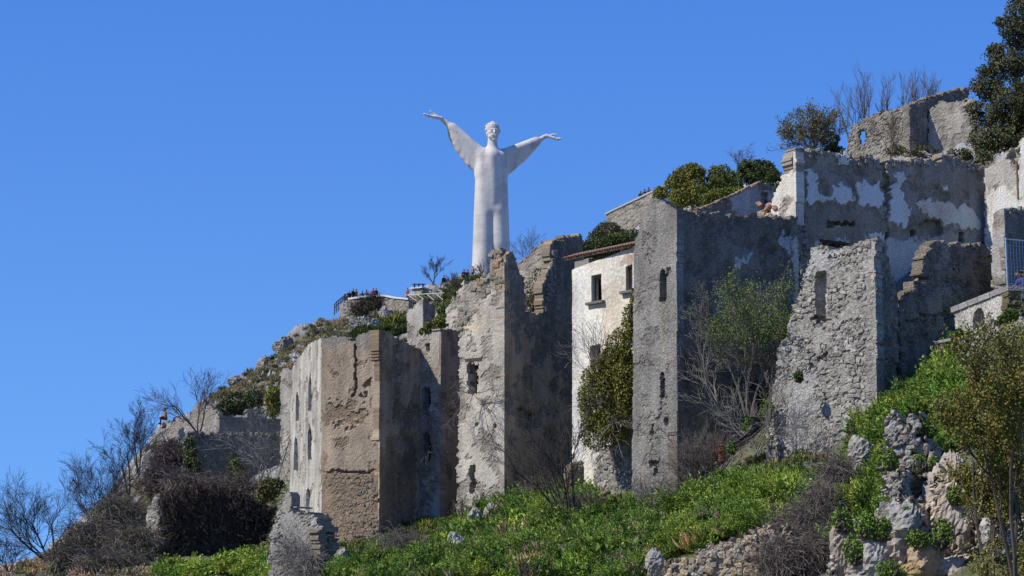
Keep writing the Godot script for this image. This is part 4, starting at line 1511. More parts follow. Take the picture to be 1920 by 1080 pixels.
func upper_ruin() -> void:
	var e := face(1490, 450, 105.5, 34)
	var t := thing("upper_ruin", "long upper house ruin with white plaster patches on a dark two-bay inner wall", "ruin", at(1660, 560, 109))
	var hb := Color(0.72, 0.7, 0.66)
	var w := wall(t, "wall", e, [1484, 640, 1484, 284, 1496, 280, 1508, 281, 1532, 281, 1545, 287, 1556, 284, 1568, 288, 1590, 293, 1607, 299, 1614, 292, 1624, 290, 1636, 292, 1645, 302, 1652, 309, 1658, 308, 1670, 298, 1690, 303, 1707, 300, 1722, 297, 1740, 300, 1759, 303, 1768, 290, 1780, 289, 1793, 293, 1800, 303, 1807, 302, 1824, 303, 1837, 312, 1846, 310, 1858, 640], {"style": "dark_render", "cell": 0.055, "amp": 0.03, "thr": 0.15, "rag": 0.14, "thick": 0.8, "streak": 0.2, "p": Color(0.27, 0.265, 0.265), "patches": [
		{"p": [1480, 540, 1480, 386, 1560, 384, 1700, 425, 1860, 440, 1860, 640, 1480, 640], "m": 0.25, "c": Color(0.3, 0.28, 0.25), "j": 0.8},
		{"p": [1660, 449, 1736, 449, 1736, 470, 1722, 560, 1664, 560], "c": Color(0.42, 0.425, 0.43), "m": 0.9, "j": 0.4}, {"p": [1736, 440, 1850, 436, 1860, 470, 1740, 462], "c": Color(0.36, 0.32, 0.28), "m": 0.8, "j": 0.4},
		{"p": [1622, 437, 1654, 438, 1655, 450, 1625, 449], "c": Color(0.6, 0.56, 0.5), "m": 1.0, "j": 0.4}, {"p": [1526, 452, 1590, 446, 1590, 456, 1526, 460], "c": Color(0.5, 0.48, 0.44), "m": 1.0, "j": 0.3},
		{"p": [1509, 317, 1530, 323, 1532, 339, 1523, 339, 1536, 350, 1534, 362, 1557, 369, 1562, 348, 1584, 345, 1601, 373, 1590, 381, 1548, 378, 1526, 382, 1510, 381], "c": hb, "w": 0.06, "j": 0.35},
		{"p": [1604, 337, 1645, 344, 1647, 359, 1654, 367, 1654, 385, 1618, 387, 1608, 376, 1602, 355], "c": hb, "w": 0.06, "j": 0.35}, {"p": [1566, 289, 1579, 292, 1596, 303, 1584, 309, 1568, 305], "c": Color(0.6, 0.6, 0.6), "w": 0.06, "j": 0.3},
		{"p": [1676, 325, 1695, 328, 1694, 342, 1687, 353, 1698, 381, 1705, 395, 1701, 412, 1695, 427, 1667, 418, 1664, 380, 1666, 355, 1678, 345], "c": Color(0.68, 0.66, 0.62), "w": 0.06, "j": 0.35},
		{"p": [1718, 378, 1734, 371, 1751, 380, 1773, 381, 1790, 389, 1812, 385, 1829, 400, 1838, 420, 1839, 431, 1802, 428, 1774, 421, 1755, 411, 1723, 396], "c": Color(0.64, 0.57, 0.49), "w": 0.06, "j": 0.35},
		{"p": [1770, 348, 1776, 350, 1774, 359, 1768, 356], "c": hb, "j": 0.2}, {"p": [1646, 418, 1655, 412, 1656, 408, 1658, 408, 1657, 380, 1664, 380, 1664, 430, 1650, 430], "m": 0.0, "w": -0.12, "j": 0.3}, {"p": [1651, 300, 1664, 300, 1668, 380, 1658, 384], "m": 0.0, "w": -0.18, "j": 0.4},
		{"p": [1550, 416, 1604, 416, 1604, 424, 1580, 423, 1550, 425], "m": 0.0, "w": -0.45, "j": 0.2}, {"p": [1658, 433, 1667, 433, 1667, 448, 1658, 448], "m": 0.0, "w": -0.45, "j": 0.1}, {"p": [1706, 431, 1716, 431, 1716, 444, 1706, 444], "m": 0.0, "w": -0.45, "j": 0.1},
		{"p": [1724, 424, 1730, 414, 1745, 412, 1762, 416, 1768, 428, 1764, 444, 1748, 444, 1736, 430], "m": 0.0, "w": -0.3, "j": 0.2, "c": Color(0.3, 0.17, 0.15)}, {"p": [1796, 435, 1806, 435, 1806, 454, 1796, 454], "m": 0.0, "w": -0.45, "j": 0.1}], "holes": [[1540, 466, 1540, 456, 1583, 456, 1583, 465]]})
	stones(w, e, [1486, 287, 1508, 283, 1532, 284, 1568, 291, 1607, 301, 1624, 293, 1651, 312, 1670, 301, 1707, 303, 1759, 306, 1770, 292, 1793, 296, 1806, 305, 1837, 315, 1837, 322, 1760, 316, 1700, 312, 1650, 322, 1607, 312, 1550, 298, 1486, 297], 0.25, [Color(0.36, 0.34, 0.31), Color(0.3, 0.285, 0.26), Color(0.42, 0.4, 0.37)], 160, 0.6, 0.6, 0.1, 61)
	stones(w, e, [1486, 400, 1512, 400, 1514, 500, 1505, 540, 1496, 560, 1492, 480], 0.36, [Color(0.38, 0.36, 0.33), Color(0.3, 0.285, 0.26)], 60, 0.7, 0.5, 0.15, 62)
	# lit plaster return at its left end
	var f := face(1488, 380, 104.6, -52)
	wall(t, "wall", f, [1448, 420, 1449, 376, 1462, 344, 1472, 328, 1482, 322, 1489, 318, 1489, 284, 1494, 284, 1494, 420], {"sharp": [1490], "style": "pale_render", "p": Color(0.56, 0.52, 0.47), "thr": 0.3})
	# the beam over the low opening
	var q := Buf.new()
	var a := uv(e, 1536, 455)
	var b := uv(e, 1588, 455)
	q.box(Transform3D(fbasis(e), fp(e, (a.x + b.x) / 2, (a.y + b.y) / 2, -0.05)), Vector3(b.x - a.x, 0.16, 0.4), Color(0.1, 0.06, 0.04))
	part(t, "lintel", q, M.wood)
	var c := on(e, 1856, 450)
	shell(t, c, c, e.o - e.n * 4.0, e.o.y - 5.0, e.o.y + 1.5, [], Color(0.2, 0.19, 0.18))
	# right ruin with white plaster, its corner standing next to it
	f = face(1848, 400, 113.5, -38)
	t = thing("white_ruin", "sunlit ruin wall with white plaster and a rusty pipe below the dark evergreen", "ruin", at(1880, 480, 112))
	wall(t, "wall", f, [1847, 560, 1847, 318, 1858, 309, 1872, 298, 1884, 288, 1894, 284, 1900, 275, 1908, 276, 1914, 262, 1924, 256, 1960, 240, 1990, 240, 1990, 560], {"style": "pale_render", "p": Color(0.44, 0.42, 0.39), "thr": 0.3, "rag": 0.1, "patches": [
		{"p": [1851, 364, 1862, 353, 1882, 350, 1900, 353, 1904, 380, 1920, 370, 1990, 370, 1990, 440, 1850, 450], "c": Color(0.66, 0.64, 0.59), "j": 0.4}, {"p": [1909, 290, 1921, 252, 1990, 240, 1990, 372, 1911, 372], "c": Color(0.62, 0.61, 0.58), "j": 0.2, "w": 0.04}, {"p": [1893, 280, 1910, 275, 1908, 300, 1893, 300], "m": 0.0, "w": -0.3, "j": 0.4}]})
	q = Buf.new()
	q.tube(on(f, 1906, 302, 0.1), on(f, 1909, 372, 0.1), 0.06, 0.06, 8, Color(0.28, 0.17, 0.11))
	part(t, "drain_pipe", q, M.tile)

func rubble_tower() -> void:
	var w := face(1643, 780, 88, -40)
	var e := face(1643, 780, 88, 44)
	var greys := [Color(0.46, 0.445, 0.42), Color(0.38, 0.365, 0.345), Color(0.56, 0.545, 0.52), Color(0.3, 0.29, 0.275), Color(0.44, 0.41, 0.37)]
	var t := thing("rubble_tower", "broken rubble stone tower with one tall niche window in its sunlit face", "ruin", at(1643, 850, 88))
	var m := wall(t, "wall", w, [1440, 960, 1438, 830, 1446, 760, 1456, 715, 1461, 652, 1478, 625, 1487, 582, 1500, 545, 1514, 507, 1520, 484, 1523, 470, 1545, 461, 1556, 468, 1580, 467, 1590, 457, 1602, 461, 1618, 452, 1636, 450, 1646, 453, 1640, 475, 1644, 560, 1646, 800, 1650, 960], {"sharp": [1643], "style": "grey_rubble", "cell": 0.075, "rag": 0.13, "thr": -0.12, "patches": [
		{"p": [1531, 588, 1530, 520, 1533, 512, 1541, 509, 1551, 510, 1551, 586, 1545, 590], "c": Color(0.42, 0.4, 0.38), "m": 1.0, "w": -0.55, "j": 0.08}, {"p": [1520, 480, 1560, 468, 1566, 510, 1556, 520, 1530, 506, 1522, 520], "c": Color(0.42, 0.42, 0.42), "m": 1.0, "w": 0.04, "j": 0.4},
		{"p": [1524, 594, 1552, 592, 1556, 606, 1546, 612, 1528, 604], "m": 0.0, "w": -0.3, "j": 0.4}, {"p": [1540, 655, 1552, 655, 1550, 690, 1542, 690], "m": 0.0, "w": -0.25, "j": 0.4}, {"p": [1518, 660, 1524, 660, 1524, 690, 1518, 690], "m": 0.0, "w": -0.3, "j": 0.2}, {"p": [1538, 740, 1552, 738, 1554, 760, 1542, 764], "c": Color(0.45, 0.38, 0.3), "m": 0.0, "w": -0.25, "j": 0.3},
		{"p": [1490, 710, 1536, 690, 1530, 850, 1470, 850, 1462, 790], "m": 0.9, "c": Color(0.34, 0.34, 0.34), "j": 1.2}, {"p": [1545, 770, 1560, 770, 1562, 850, 1545, 860], "c": Color(0.44, 0.39, 0.33), "m": 0.1, "j": 0.5}]})
	stones(m, w, [1450, 930, 1448, 760, 1463, 655, 1489, 585, 1517, 505, 1526, 600, 1552, 610, 1556, 505, 1568, 470, 1590, 460, 1640, 453, 1641, 800, 1640, 930], 0.25, greys, 300, 0.6, 0.5, 0.07, 71)
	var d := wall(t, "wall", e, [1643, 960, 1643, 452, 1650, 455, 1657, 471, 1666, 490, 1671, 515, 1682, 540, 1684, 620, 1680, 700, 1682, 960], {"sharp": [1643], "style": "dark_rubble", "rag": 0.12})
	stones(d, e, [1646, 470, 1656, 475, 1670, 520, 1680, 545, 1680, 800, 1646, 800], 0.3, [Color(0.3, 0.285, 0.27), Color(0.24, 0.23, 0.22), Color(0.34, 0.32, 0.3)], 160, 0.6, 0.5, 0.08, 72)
	shell(t, on(w, 1455, 780), w.o, on(e, 1682, 780), w.o.y - 4.0, on(w, 1550, 640).y, [], Color(0.25, 0.245, 0.24))
	# darker wall to its right, across a crack
	var f := face(1684, 780, 90.2, 42)
	t = thing("ruined_wall", "dark broken rubble wall between the rubble tower and the little arched parapet", "ruin", at(1760, 800, 92))
	m = wall(t, "wall", f, [1684, 960, 1688, 700, 1685, 600, 1685, 568, 1690, 552, 1703, 547, 1713, 540, 1713, 529, 1742, 526, 1738, 517, 1723, 512, 1730, 498, 1733, 470, 1740, 462, 1752, 453, 1775, 456, 1800, 458, 1820, 460, 1852, 463, 1862, 478, 1871, 492, 1878, 508, 1890, 524, 1894, 545, 1900, 700, 1900, 960], {"style": "dark_rubble", "cell": 0.075, "rag": 0.13, "thr": -0.05, "patches": [{"p": [1784, 497, 1791, 497, 1791, 506, 1784, 506], "m": 0.0, "w": -0.4, "j": 0.1}, {"p": [1696, 600, 1790, 585, 1792, 592, 1700, 608], "m": 0.0, "w": -0.15, "j": 0.5}]})
	stones(m, f, [1690, 780, 1690, 556, 1716, 545, 1745, 526, 1735, 500, 1738, 466, 1752, 456, 1850, 466, 1870, 500, 1890, 540, 1795, 650, 1780, 780], 0.27, [Color(0.3, 0.285, 0.27), Color(0.24, 0.23, 0.22), Color(0.35, 0.33, 0.31), Color(0.2, 0.195, 0.19)], 300, 0.45, 0.45, 0.05, 73)
	f = face(1735, 520, 90.6 + 2.2, -50)
	m = wall(t, "broken_end", f, [1712, 560, 1714, 530, 1724, 516, 1722, 506, 1730, 498, 1732, 470, 1738, 462, 1742, 462, 1742, 560], {"style": "grey_rubble", "rag": 0.12, "thick": 0.4})

func top_ruin() -> void:
	var w := face(1706, 250, 148, -24)
	var e := face(1706, 250, 148, 44)
	var t := thing("top_ruin", "highest rubble ruin with a small window showing sky, beside the dark evergreen", "ruin", at(1700, 300, 148))
	wall(t, "wall", w, [1586, 360, 1588, 285, 1592, 262, 1596, 247, 1600, 232, 1618, 226, 1640, 216, 1658, 210, 1679, 203, 1690, 199, 1706, 195, 1708, 360], {"sharp": [1706], "style": "grey_rubble", "cell": 0.1, "thr": -0.5, "a": Color(0.38, 0.35, 0.3), "b": Color(0.26, 0.24, 0.21), "rag": 0.14, "holes": [[1611, 274, 1611, 252, 1617, 244, 1626, 244, 1622, 274]]})
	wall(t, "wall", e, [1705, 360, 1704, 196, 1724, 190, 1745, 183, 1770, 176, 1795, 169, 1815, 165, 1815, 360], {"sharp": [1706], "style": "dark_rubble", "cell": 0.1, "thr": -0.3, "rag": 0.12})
	var f := face(1745, 260, 149.5, -22)
	wall(t, "wall", f, [1742, 360, 1741, 205, 1752, 198, 1762, 192, 1780, 190, 1802, 188, 1830, 188, 1830, 360], {"style": "pale_render", "cell": 0.1, "thr": 0.0, "p": Color(0.37, 0.35, 0.315), "a": Color(0.37, 0.345, 0.31)})

func right_side() -> void:
	var f := face(1790, 590, 82, -66)
	var t := thing("parapet", "stone parapet with flat coping slabs and a small arched opening", "wall", at(1840, 620, 80))
	var m := wall(t, "wall", f, [1790, 584, 1840, 566, 1888, 547, 1892, 620, 1860, 640, 1830, 650, 1803, 660, 1796, 630], {"style": "grey_rubble", "thr": 0.4, "p": Color(0.42, 0.41, 0.39), "cell": 0.06, "rag": 0.0, "thick": 0.7, "holes": [[1828, 630, 1828, 600, 1831, 586, 1837, 578, 1843, 577, 1848, 584, 1850, 598, 1850, 620]]})
	stones(m, f, [1793, 600, 1824, 588, 1824, 640, 1800, 652], 0.34, [Color(0.42, 0.41, 0.39), Color(0.48, 0.465, 0.44), Color(0.37, 0.36, 0.34)], 60, 1.0, 0.3, 0.05, 81)
	stones(m, f, [1853, 572, 1888, 556, 1888, 610, 1853, 625], 0.34, [Color(0.42, 0.41, 0.39), Color(0.48, 0.465, 0.44), Color(0.37, 0.36, 0.34)], 60, 1.0, 0.3, 0.05, 82)
	var cuts := [1789, 1804, 1820, 1839.5, 1862, 1889]
	for k in 5:
		var a := uv(f, cuts[k], lerpf(578, 538, (cuts[k] - 1789) / 100.0))
		var b := uv(f, cuts[k + 1], lerpf(578, 538, (cuts[k + 1] - 1789) / 100.0))
		var q := Buf.new()
		var dir := (fp(f, b.x, b.y) - fp(f, a.x, a.y)).normalized()
		q.box(Transform3D(Basis(dir, f.n.cross(dir), f.n), fp(f, (a.x + b.x) / 2, (a.y + b.y) / 2 - 0.1, -0.28)), Vector3(a.distance_to(b) - 0.025, 0.24, 0.95), [Color(0.36, 0.34, 0.31), Color(0.42, 0.4, 0.37)][k % 2])
		part(t, "coping_slab", q, M.rock)
	# moss-topped end pier and its cap
	var g := face(1891, 570, 76.6, 8)
	wall(t, "end_pier", g, [1890, 640, 1890, 545, 1914, 545, 1914, 640], {"style": "dark_rubble", "cell": 0.06, "rag": 0.05, "a": Color(0.22, 0.21, 0.15), "b": Color(0.13, 0.13, 0.08)})
	var q := Buf.new()
	var ga := uv(g, 1889, 541)
	q.box(Transform3D(fbasis(g), fp(g, ga.x + 0.3, ga.y, -0.3)), Vector3(0.66, 0.2, 0.9), Color(0.34, 0.33, 0.3))
	part(t, "coping_slab", q, M.rock)
	# rubble bank under it
	var bank := face(1850, 680, 77.5, -48)
	t = thing("rubble_bank", "pale sunlit rubble retaining bank under the arched parapet", "wall", at(1850, 720, 77.5))
	m = wall(t, "wall", bank, [1784, 800, 1790, 725, 1798, 690, 1800, 655, 1815, 640, 1828, 618, 1850, 610, 1890, 604, 1960, 590, 1990, 800], {"style": "grey_rubble", "thr": -0.4, "cell": 0.07, "rag": 0.14, "a": Color(0.44, 0.43, 0.41), "b": Color(0.3, 0.295, 0.285)})
	stones(m, bank, [1788, 790, 1792, 725, 1800, 690, 1803, 655, 1830, 620, 1890, 608, 1950, 600, 1950, 790], 0.3, [Color(0.5, 0.49, 0.47), Color(0.42, 0.41, 0.39), Color(0.36, 0.35, 0.34), Color(0.55, 0.53, 0.5)], 260, 0.85, 0.7, 0.14, 83)
	# the slab ledge
	q = Buf.new()
	var lp := at(1790, 640, 80.5)
	q.box(Transform3D(Basis(Vector3.UP, 0.5), Vector3.ZERO), Vector3(1.1, 0.12, 0.9), Color(0.33, 0.31, 0.28))
	var o := piece(self, "stone_ledge", to_mesh(q), M.rock, Transform3D(Basis(), lp))
	tag(o, "thin stone slab ledge sticking out below the arched parapet, weeds on top", "ledge")
	# doorway structure
	var w := face(1883, 480, 92, -38)
	var e := face(1883, 480, 92, 42)
	t = thing("doorway_ruin", "ruined doorway block with a cement jamb behind the wire fence panel", "ruin", at(1890, 530, 92))
	wall(t, "wall", w, [1860, 540, 1862, 420, 1866, 404, 1872, 396, 1884, 391, 1885, 540], {"sharp": [1883], "style": "pale_render", "p": Color(0.36, 0.35, 0.33), "cell": 0.07})
	m = wall(t, "wall", e, [1882, 560, 1882, 400, 1890, 393, 1905, 391, 1925, 396, 1960, 400, 1960, 560], {"style": "dark_rubble", "p": Color(0.22, 0.22, 0.22), "thr": 0.3, "cell": 0.07})
	stones(m, e, [1882, 392, 1960, 392, 1960, 414, 1882, 414], 0.3, [Color(0.34, 0.32, 0.3), Color(0.27, 0.26, 0.24)], 60, 0.8, 0.6, 0.12, 84)
	# temporary wire fence
	var ff := face(1889, 500, 79.5, 24)
	t = thing("fence_panel", "temporary wire mesh fence panel in a blue-grey tube frame", "fence", at(1889, 535, 79.5))
	var a0 := uv(ff, 1889, 536)
	var hgt := uv(ff, 1887, 445).y - a0.y
	q = Buf.new()
	q.tube(fp(ff, a0.x, a0.y), fp(ff, a0.x, a0.y + hgt), 0.035, 0.035, 8, Color.WHITE)
	part(t, "post", q, M.steel)
	q = Buf.new()
	q.tube(fp(ff, a0.x + 2.4, a0.y), fp(ff, a0.x + 2.4, a0.y + hgt), 0.035, 0.035, 8, Color.WHITE)
	part(t, "post", q, M.steel)
	for y in [hgt - 0.08, 0.1]:
		q = Buf.new()
		q.tube(fp(ff, a0.x, a0.y + y), fp(ff, a0.x + 2.4, a0.y + y), 0.03, 0.03, 8, Color.WHITE)
		part(t, "rail", q, M.steel)
	for k in 15:
		q = Buf.new()
		q.tube(fp(ff, a0.x + 0.16 * k + 0.08, a0.y + 0.1), fp(ff, a0.x + 0.16 * k + 0.08, a0.y + hgt - 0.08), 0.011, 0.011, 4, Color.WHITE)
		part(t, "wire", q, M.steel)
	for k in 6:
		q = Buf.new()
		q.tube(fp(ff, a0.x, a0.y + 0.3 * k + 0.25), fp(ff, a0.x + 2.4, a0.y + 0.3 * k + 0.25), 0.009, 0.009, 4, Color.WHITE)
		part(t, "wire", q, M.steel)
	person("person in a blue jacket and dark trousers standing behind the arched parapet", at(1925, 588, 78.6), -70, "lean", Color(0.03, 0.05, 0.16), Color(0.05, 0.07, 0.09), "", 1.05)
	# broken rubble buttress lower down, and the ochre wall along the bottom
	f = face(1700, 900, 66.5, -20)
	t = thing("rubble_buttress", "crumbling rubble buttress overgrown with green above the orange rock", "wall", at(1700, 950, 66.5))
	m = wall(t, "wall", f, [1652, 990, 1656, 880, 1658, 800, 1668, 790, 1690, 786, 1720, 784, 1728, 800, 1738, 830, 1752, 840, 1758, 880, 1750, 930, 1748, 990], {"style": "grey_rubble", "cell": 0.07, "rag": 0.3, "amp": 0.22, "thick": 1.6, "patches": [{"p": [1712, 800, 1760, 830, 1760, 990, 1716, 990, 1706, 900], "m": 0.0, "w": -0.5, "j": 0.8}]})
	stones(m, f, [1658, 980, 1660, 805, 1722, 790, 1712, 860, 1705, 980], 0.3, [Color(0.4, 0.39, 0.37), Color(0.33, 0.32, 0.31), Color(0.46, 0.45, 0.43), Color(0.38, 0.35, 0.3)], 200, 0.75, 0.6, 0.1, 85)
	stones(m, f, [1715, 800, 1735, 830, 1755, 850, 1752, 960, 1712, 960], 0.4, [Color(0.36, 0.34, 0.31), Color(0.28, 0.27, 0.25), Color(0.42, 0.36, 0.3)], 80, 0.7, 0.9, -0.1, 86)
	f = face(1320, 1040, 71, -8)
	t = thing("retaining_wall", "ochre rubble retaining wall along the bottom below the green fennel bank", "wall", at(1320, 1085, 71))
	m = wall(t, "wall", f, [1212, 1140, 1212, 1040, 1222, 1026, 1232, 1032, 1250, 1052, 1290, 1044, 1330, 1022, 1380, 1008, 1440, 985, 1480, 990, 1500, 1140], {"style": "grey_rubble", "thr": -0.5, "cell": 0.07, "rag": 0.16, "thick": 0.9, "a": Color(0.44, 0.38, 0.29), "b": Color(0.3, 0.25, 0.19)})
	stones(m, f, [1214, 1120, 1214, 1045, 1230, 1038, 1250, 1056, 1300, 1046, 1380, 1012, 1440, 990, 1470, 1000, 1480, 1120], 0.26, [Color(0.6, 0.5, 0.37), Color(0.52, 0.46, 0.38), Color(0.62, 0.49, 0.33), Color(0.42, 0.36, 0.29), Color(0.54, 0.5, 0.45)], 300, 0.85, 0.6, 0.12, 87)

func lower_left() -> void:
	var f := face(350, 830, 178, -24)
	var t := thing("ruined_wall", "sunlit stepped ruin wall on the ridge with a small gable at its right", "ruin", at(340, 880, 178))
	wall(t, "wall", f, [286, 960, 292, 850, 297, 820, 303, 794, 320, 791, 345, 790, 353, 787, 360, 772, 371, 752, 379, 750, 392, 760, 410, 775, 414, 812, 418, 960], {"style": "pale_render", "p": Color(0.36, 0.34, 0.31), "thr": 0.0, "cell": 0.12, "rag": 0.14, "holes": [], "patches": [{"p": [305, 795, 311, 795, 311, 804, 305, 804], "m": 0.0, "w": -0.4, "j": 0.1}]})
	f = face(412, 800, 166, 28)
	t = thing("concrete_parapet", "grey cement parapet with a pale top lip on the hillside terrace", "wall", at(470, 815, 167))
	wall(t, "wall", f, [411, 840, 411, 781, 440, 782, 480, 786, 505, 787, 560, 792, 560, 840], {"style": "dark_render", "p": Color(0.22, 0.22, 0.22), "thr": 0.5, "amp": 0.02, "cell": 0.14, "rag": 0.0})
	var q := Buf.new()
	var a := uv(f, 410, 780)
	var b := uv(f, 560, 791)
	q.box(Transform3D(fbasis(f), fp(f, (a.x + b.x) / 2, (a.y + b.y) / 2, -0.25)), Vector3(b.x - a.x, 0.13, 0.8), Color(0.42, 0.4, 0.37))
	part(t, "lip", q, M.stone)
	f = face(500, 780, 172, 20)
	t = thing("rubble_block", "short squared block of stone wall behind the cement parapet", "wall", at(485, 790, 172))
	wall(t, "wall", f, [463, 800, 463, 768, 470, 766, 500, 768, 502, 800], {"style": "dark_rubble", "cell": 0.12, "rag": 0.1, "thick": 1.0})
	f = face(352, 860, 152, 24)
	t = thing("ruined_wall", "dark rubble terrace wall hung with ivy above the bramble thicket", "ruin", at(440, 905, 153))
	wall(t, "wall", f, [345, 990, 348, 825, 352, 811, 365, 808, 385, 813, 410, 811, 440, 812, 480, 812, 520, 814, 556, 815, 556, 990], {"style": "dark_rubble", "cell": 0.12, "rag": 0.12, "thr": -0.2})
	f = face(300, 980, 134, 22)
	t = thing("ruined_wall", "dark lower wall matted with a dead leafless creeper", "ruin", at(400, 1045, 135))
	wall(t, "wall", f, [297, 1110, 299, 930, 310, 918, 340, 908, 380, 906, 430, 915, 470, 925, 500, 945, 508, 1110], {"style": "dark_rubble", "cell": 0.12, "rag": 0.2, "a": Color(0.2, 0.18, 0.16), "b": Color(0.12, 0.11, 0.1)})
	wall(t, "wall", face(300, 980, 134, -52), [268, 1110, 272, 1000, 280, 950, 290, 930, 301, 925, 301, 1110], {"style": "grey_rubble", "cell": 0.12, "rag": 0.15})
	var r := RandomNumberGenerator.new()
	r.seed = 61
	var bb := Buf.new()
	var ctr := on(f, 400, 960, 0.25)
	for k in 5200:
		var px := r.randf_range(298, 506)
		var top := 905.0 + 40.0 * pow(absf(px - 380.0) / 120.0, 2.0)
		var p := on(f, px, lerpf(top, 1050.0 if px < 430 else 1015.0, pow(r.randf(), 1.3)), r.randf_range(0.0, 0.55))
		var d := (Vector3.DOWN * 0.7 + unit(r)).normalized()
		var c := mul([Color(0.11, 0.085, 0.07), Color(0.075, 0.06, 0.05), Color(0.14, 0.11, 0.09)][r.randi() % 3], r.randf_range(0.7, 1.3))
		for s in 2:
			var e := p + d * r.randf_range(0.25, 0.6)
			bb.tube(p, e, 0.014, 0.012, 3, c)
			p = e
			d = (d + unit(r) * 0.6).normalized()
	t = thing("dead_creeper", "mat of dark dead creeper stems hanging over the lower left wall", "creeper", ctr)
	part(t, "dry_stems", bb, M.bark)
	# round rubble stub at the foot of the brown house
	t = thing("ruined_turret", "stump of a round rubble turret at the foot of the brown house", "ruin", at(565, 1080, 101))
	var fs := face(560, 1030, 101, -28)
	var m := wall(t, "wall", fs, [506, 1140, 508, 1010, 514, 985, 530, 966, 552, 958, 580, 962, 600, 985, 604, 1000, 604, 1140], {"style": "grey_rubble", "thr": 0.0, "cell": 0.075, "rag": 0.2, "thick": 1.4})
	stones(m, fs, [510, 1075, 512, 1000, 530, 972, 560, 962, 595, 985, 600, 1075], 0.3, [Color(0.38, 0.365, 0.34), Color(0.31, 0.3, 0.285), Color(0.42, 0.4, 0.37)], 150, 0.5, 0.5, 0.07, 91)
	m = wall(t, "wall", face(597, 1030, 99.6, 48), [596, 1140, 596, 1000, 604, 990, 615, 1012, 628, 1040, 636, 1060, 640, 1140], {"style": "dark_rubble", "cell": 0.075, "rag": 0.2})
	m = wall(t, "wall", face(540, 960, 112, -40), [518, 1040, 520, 960, 528, 935, 540, 920, 548, 925, 548, 1040], {"style": "grey_rubble", "cell": 0.09, "rag": 0.15})

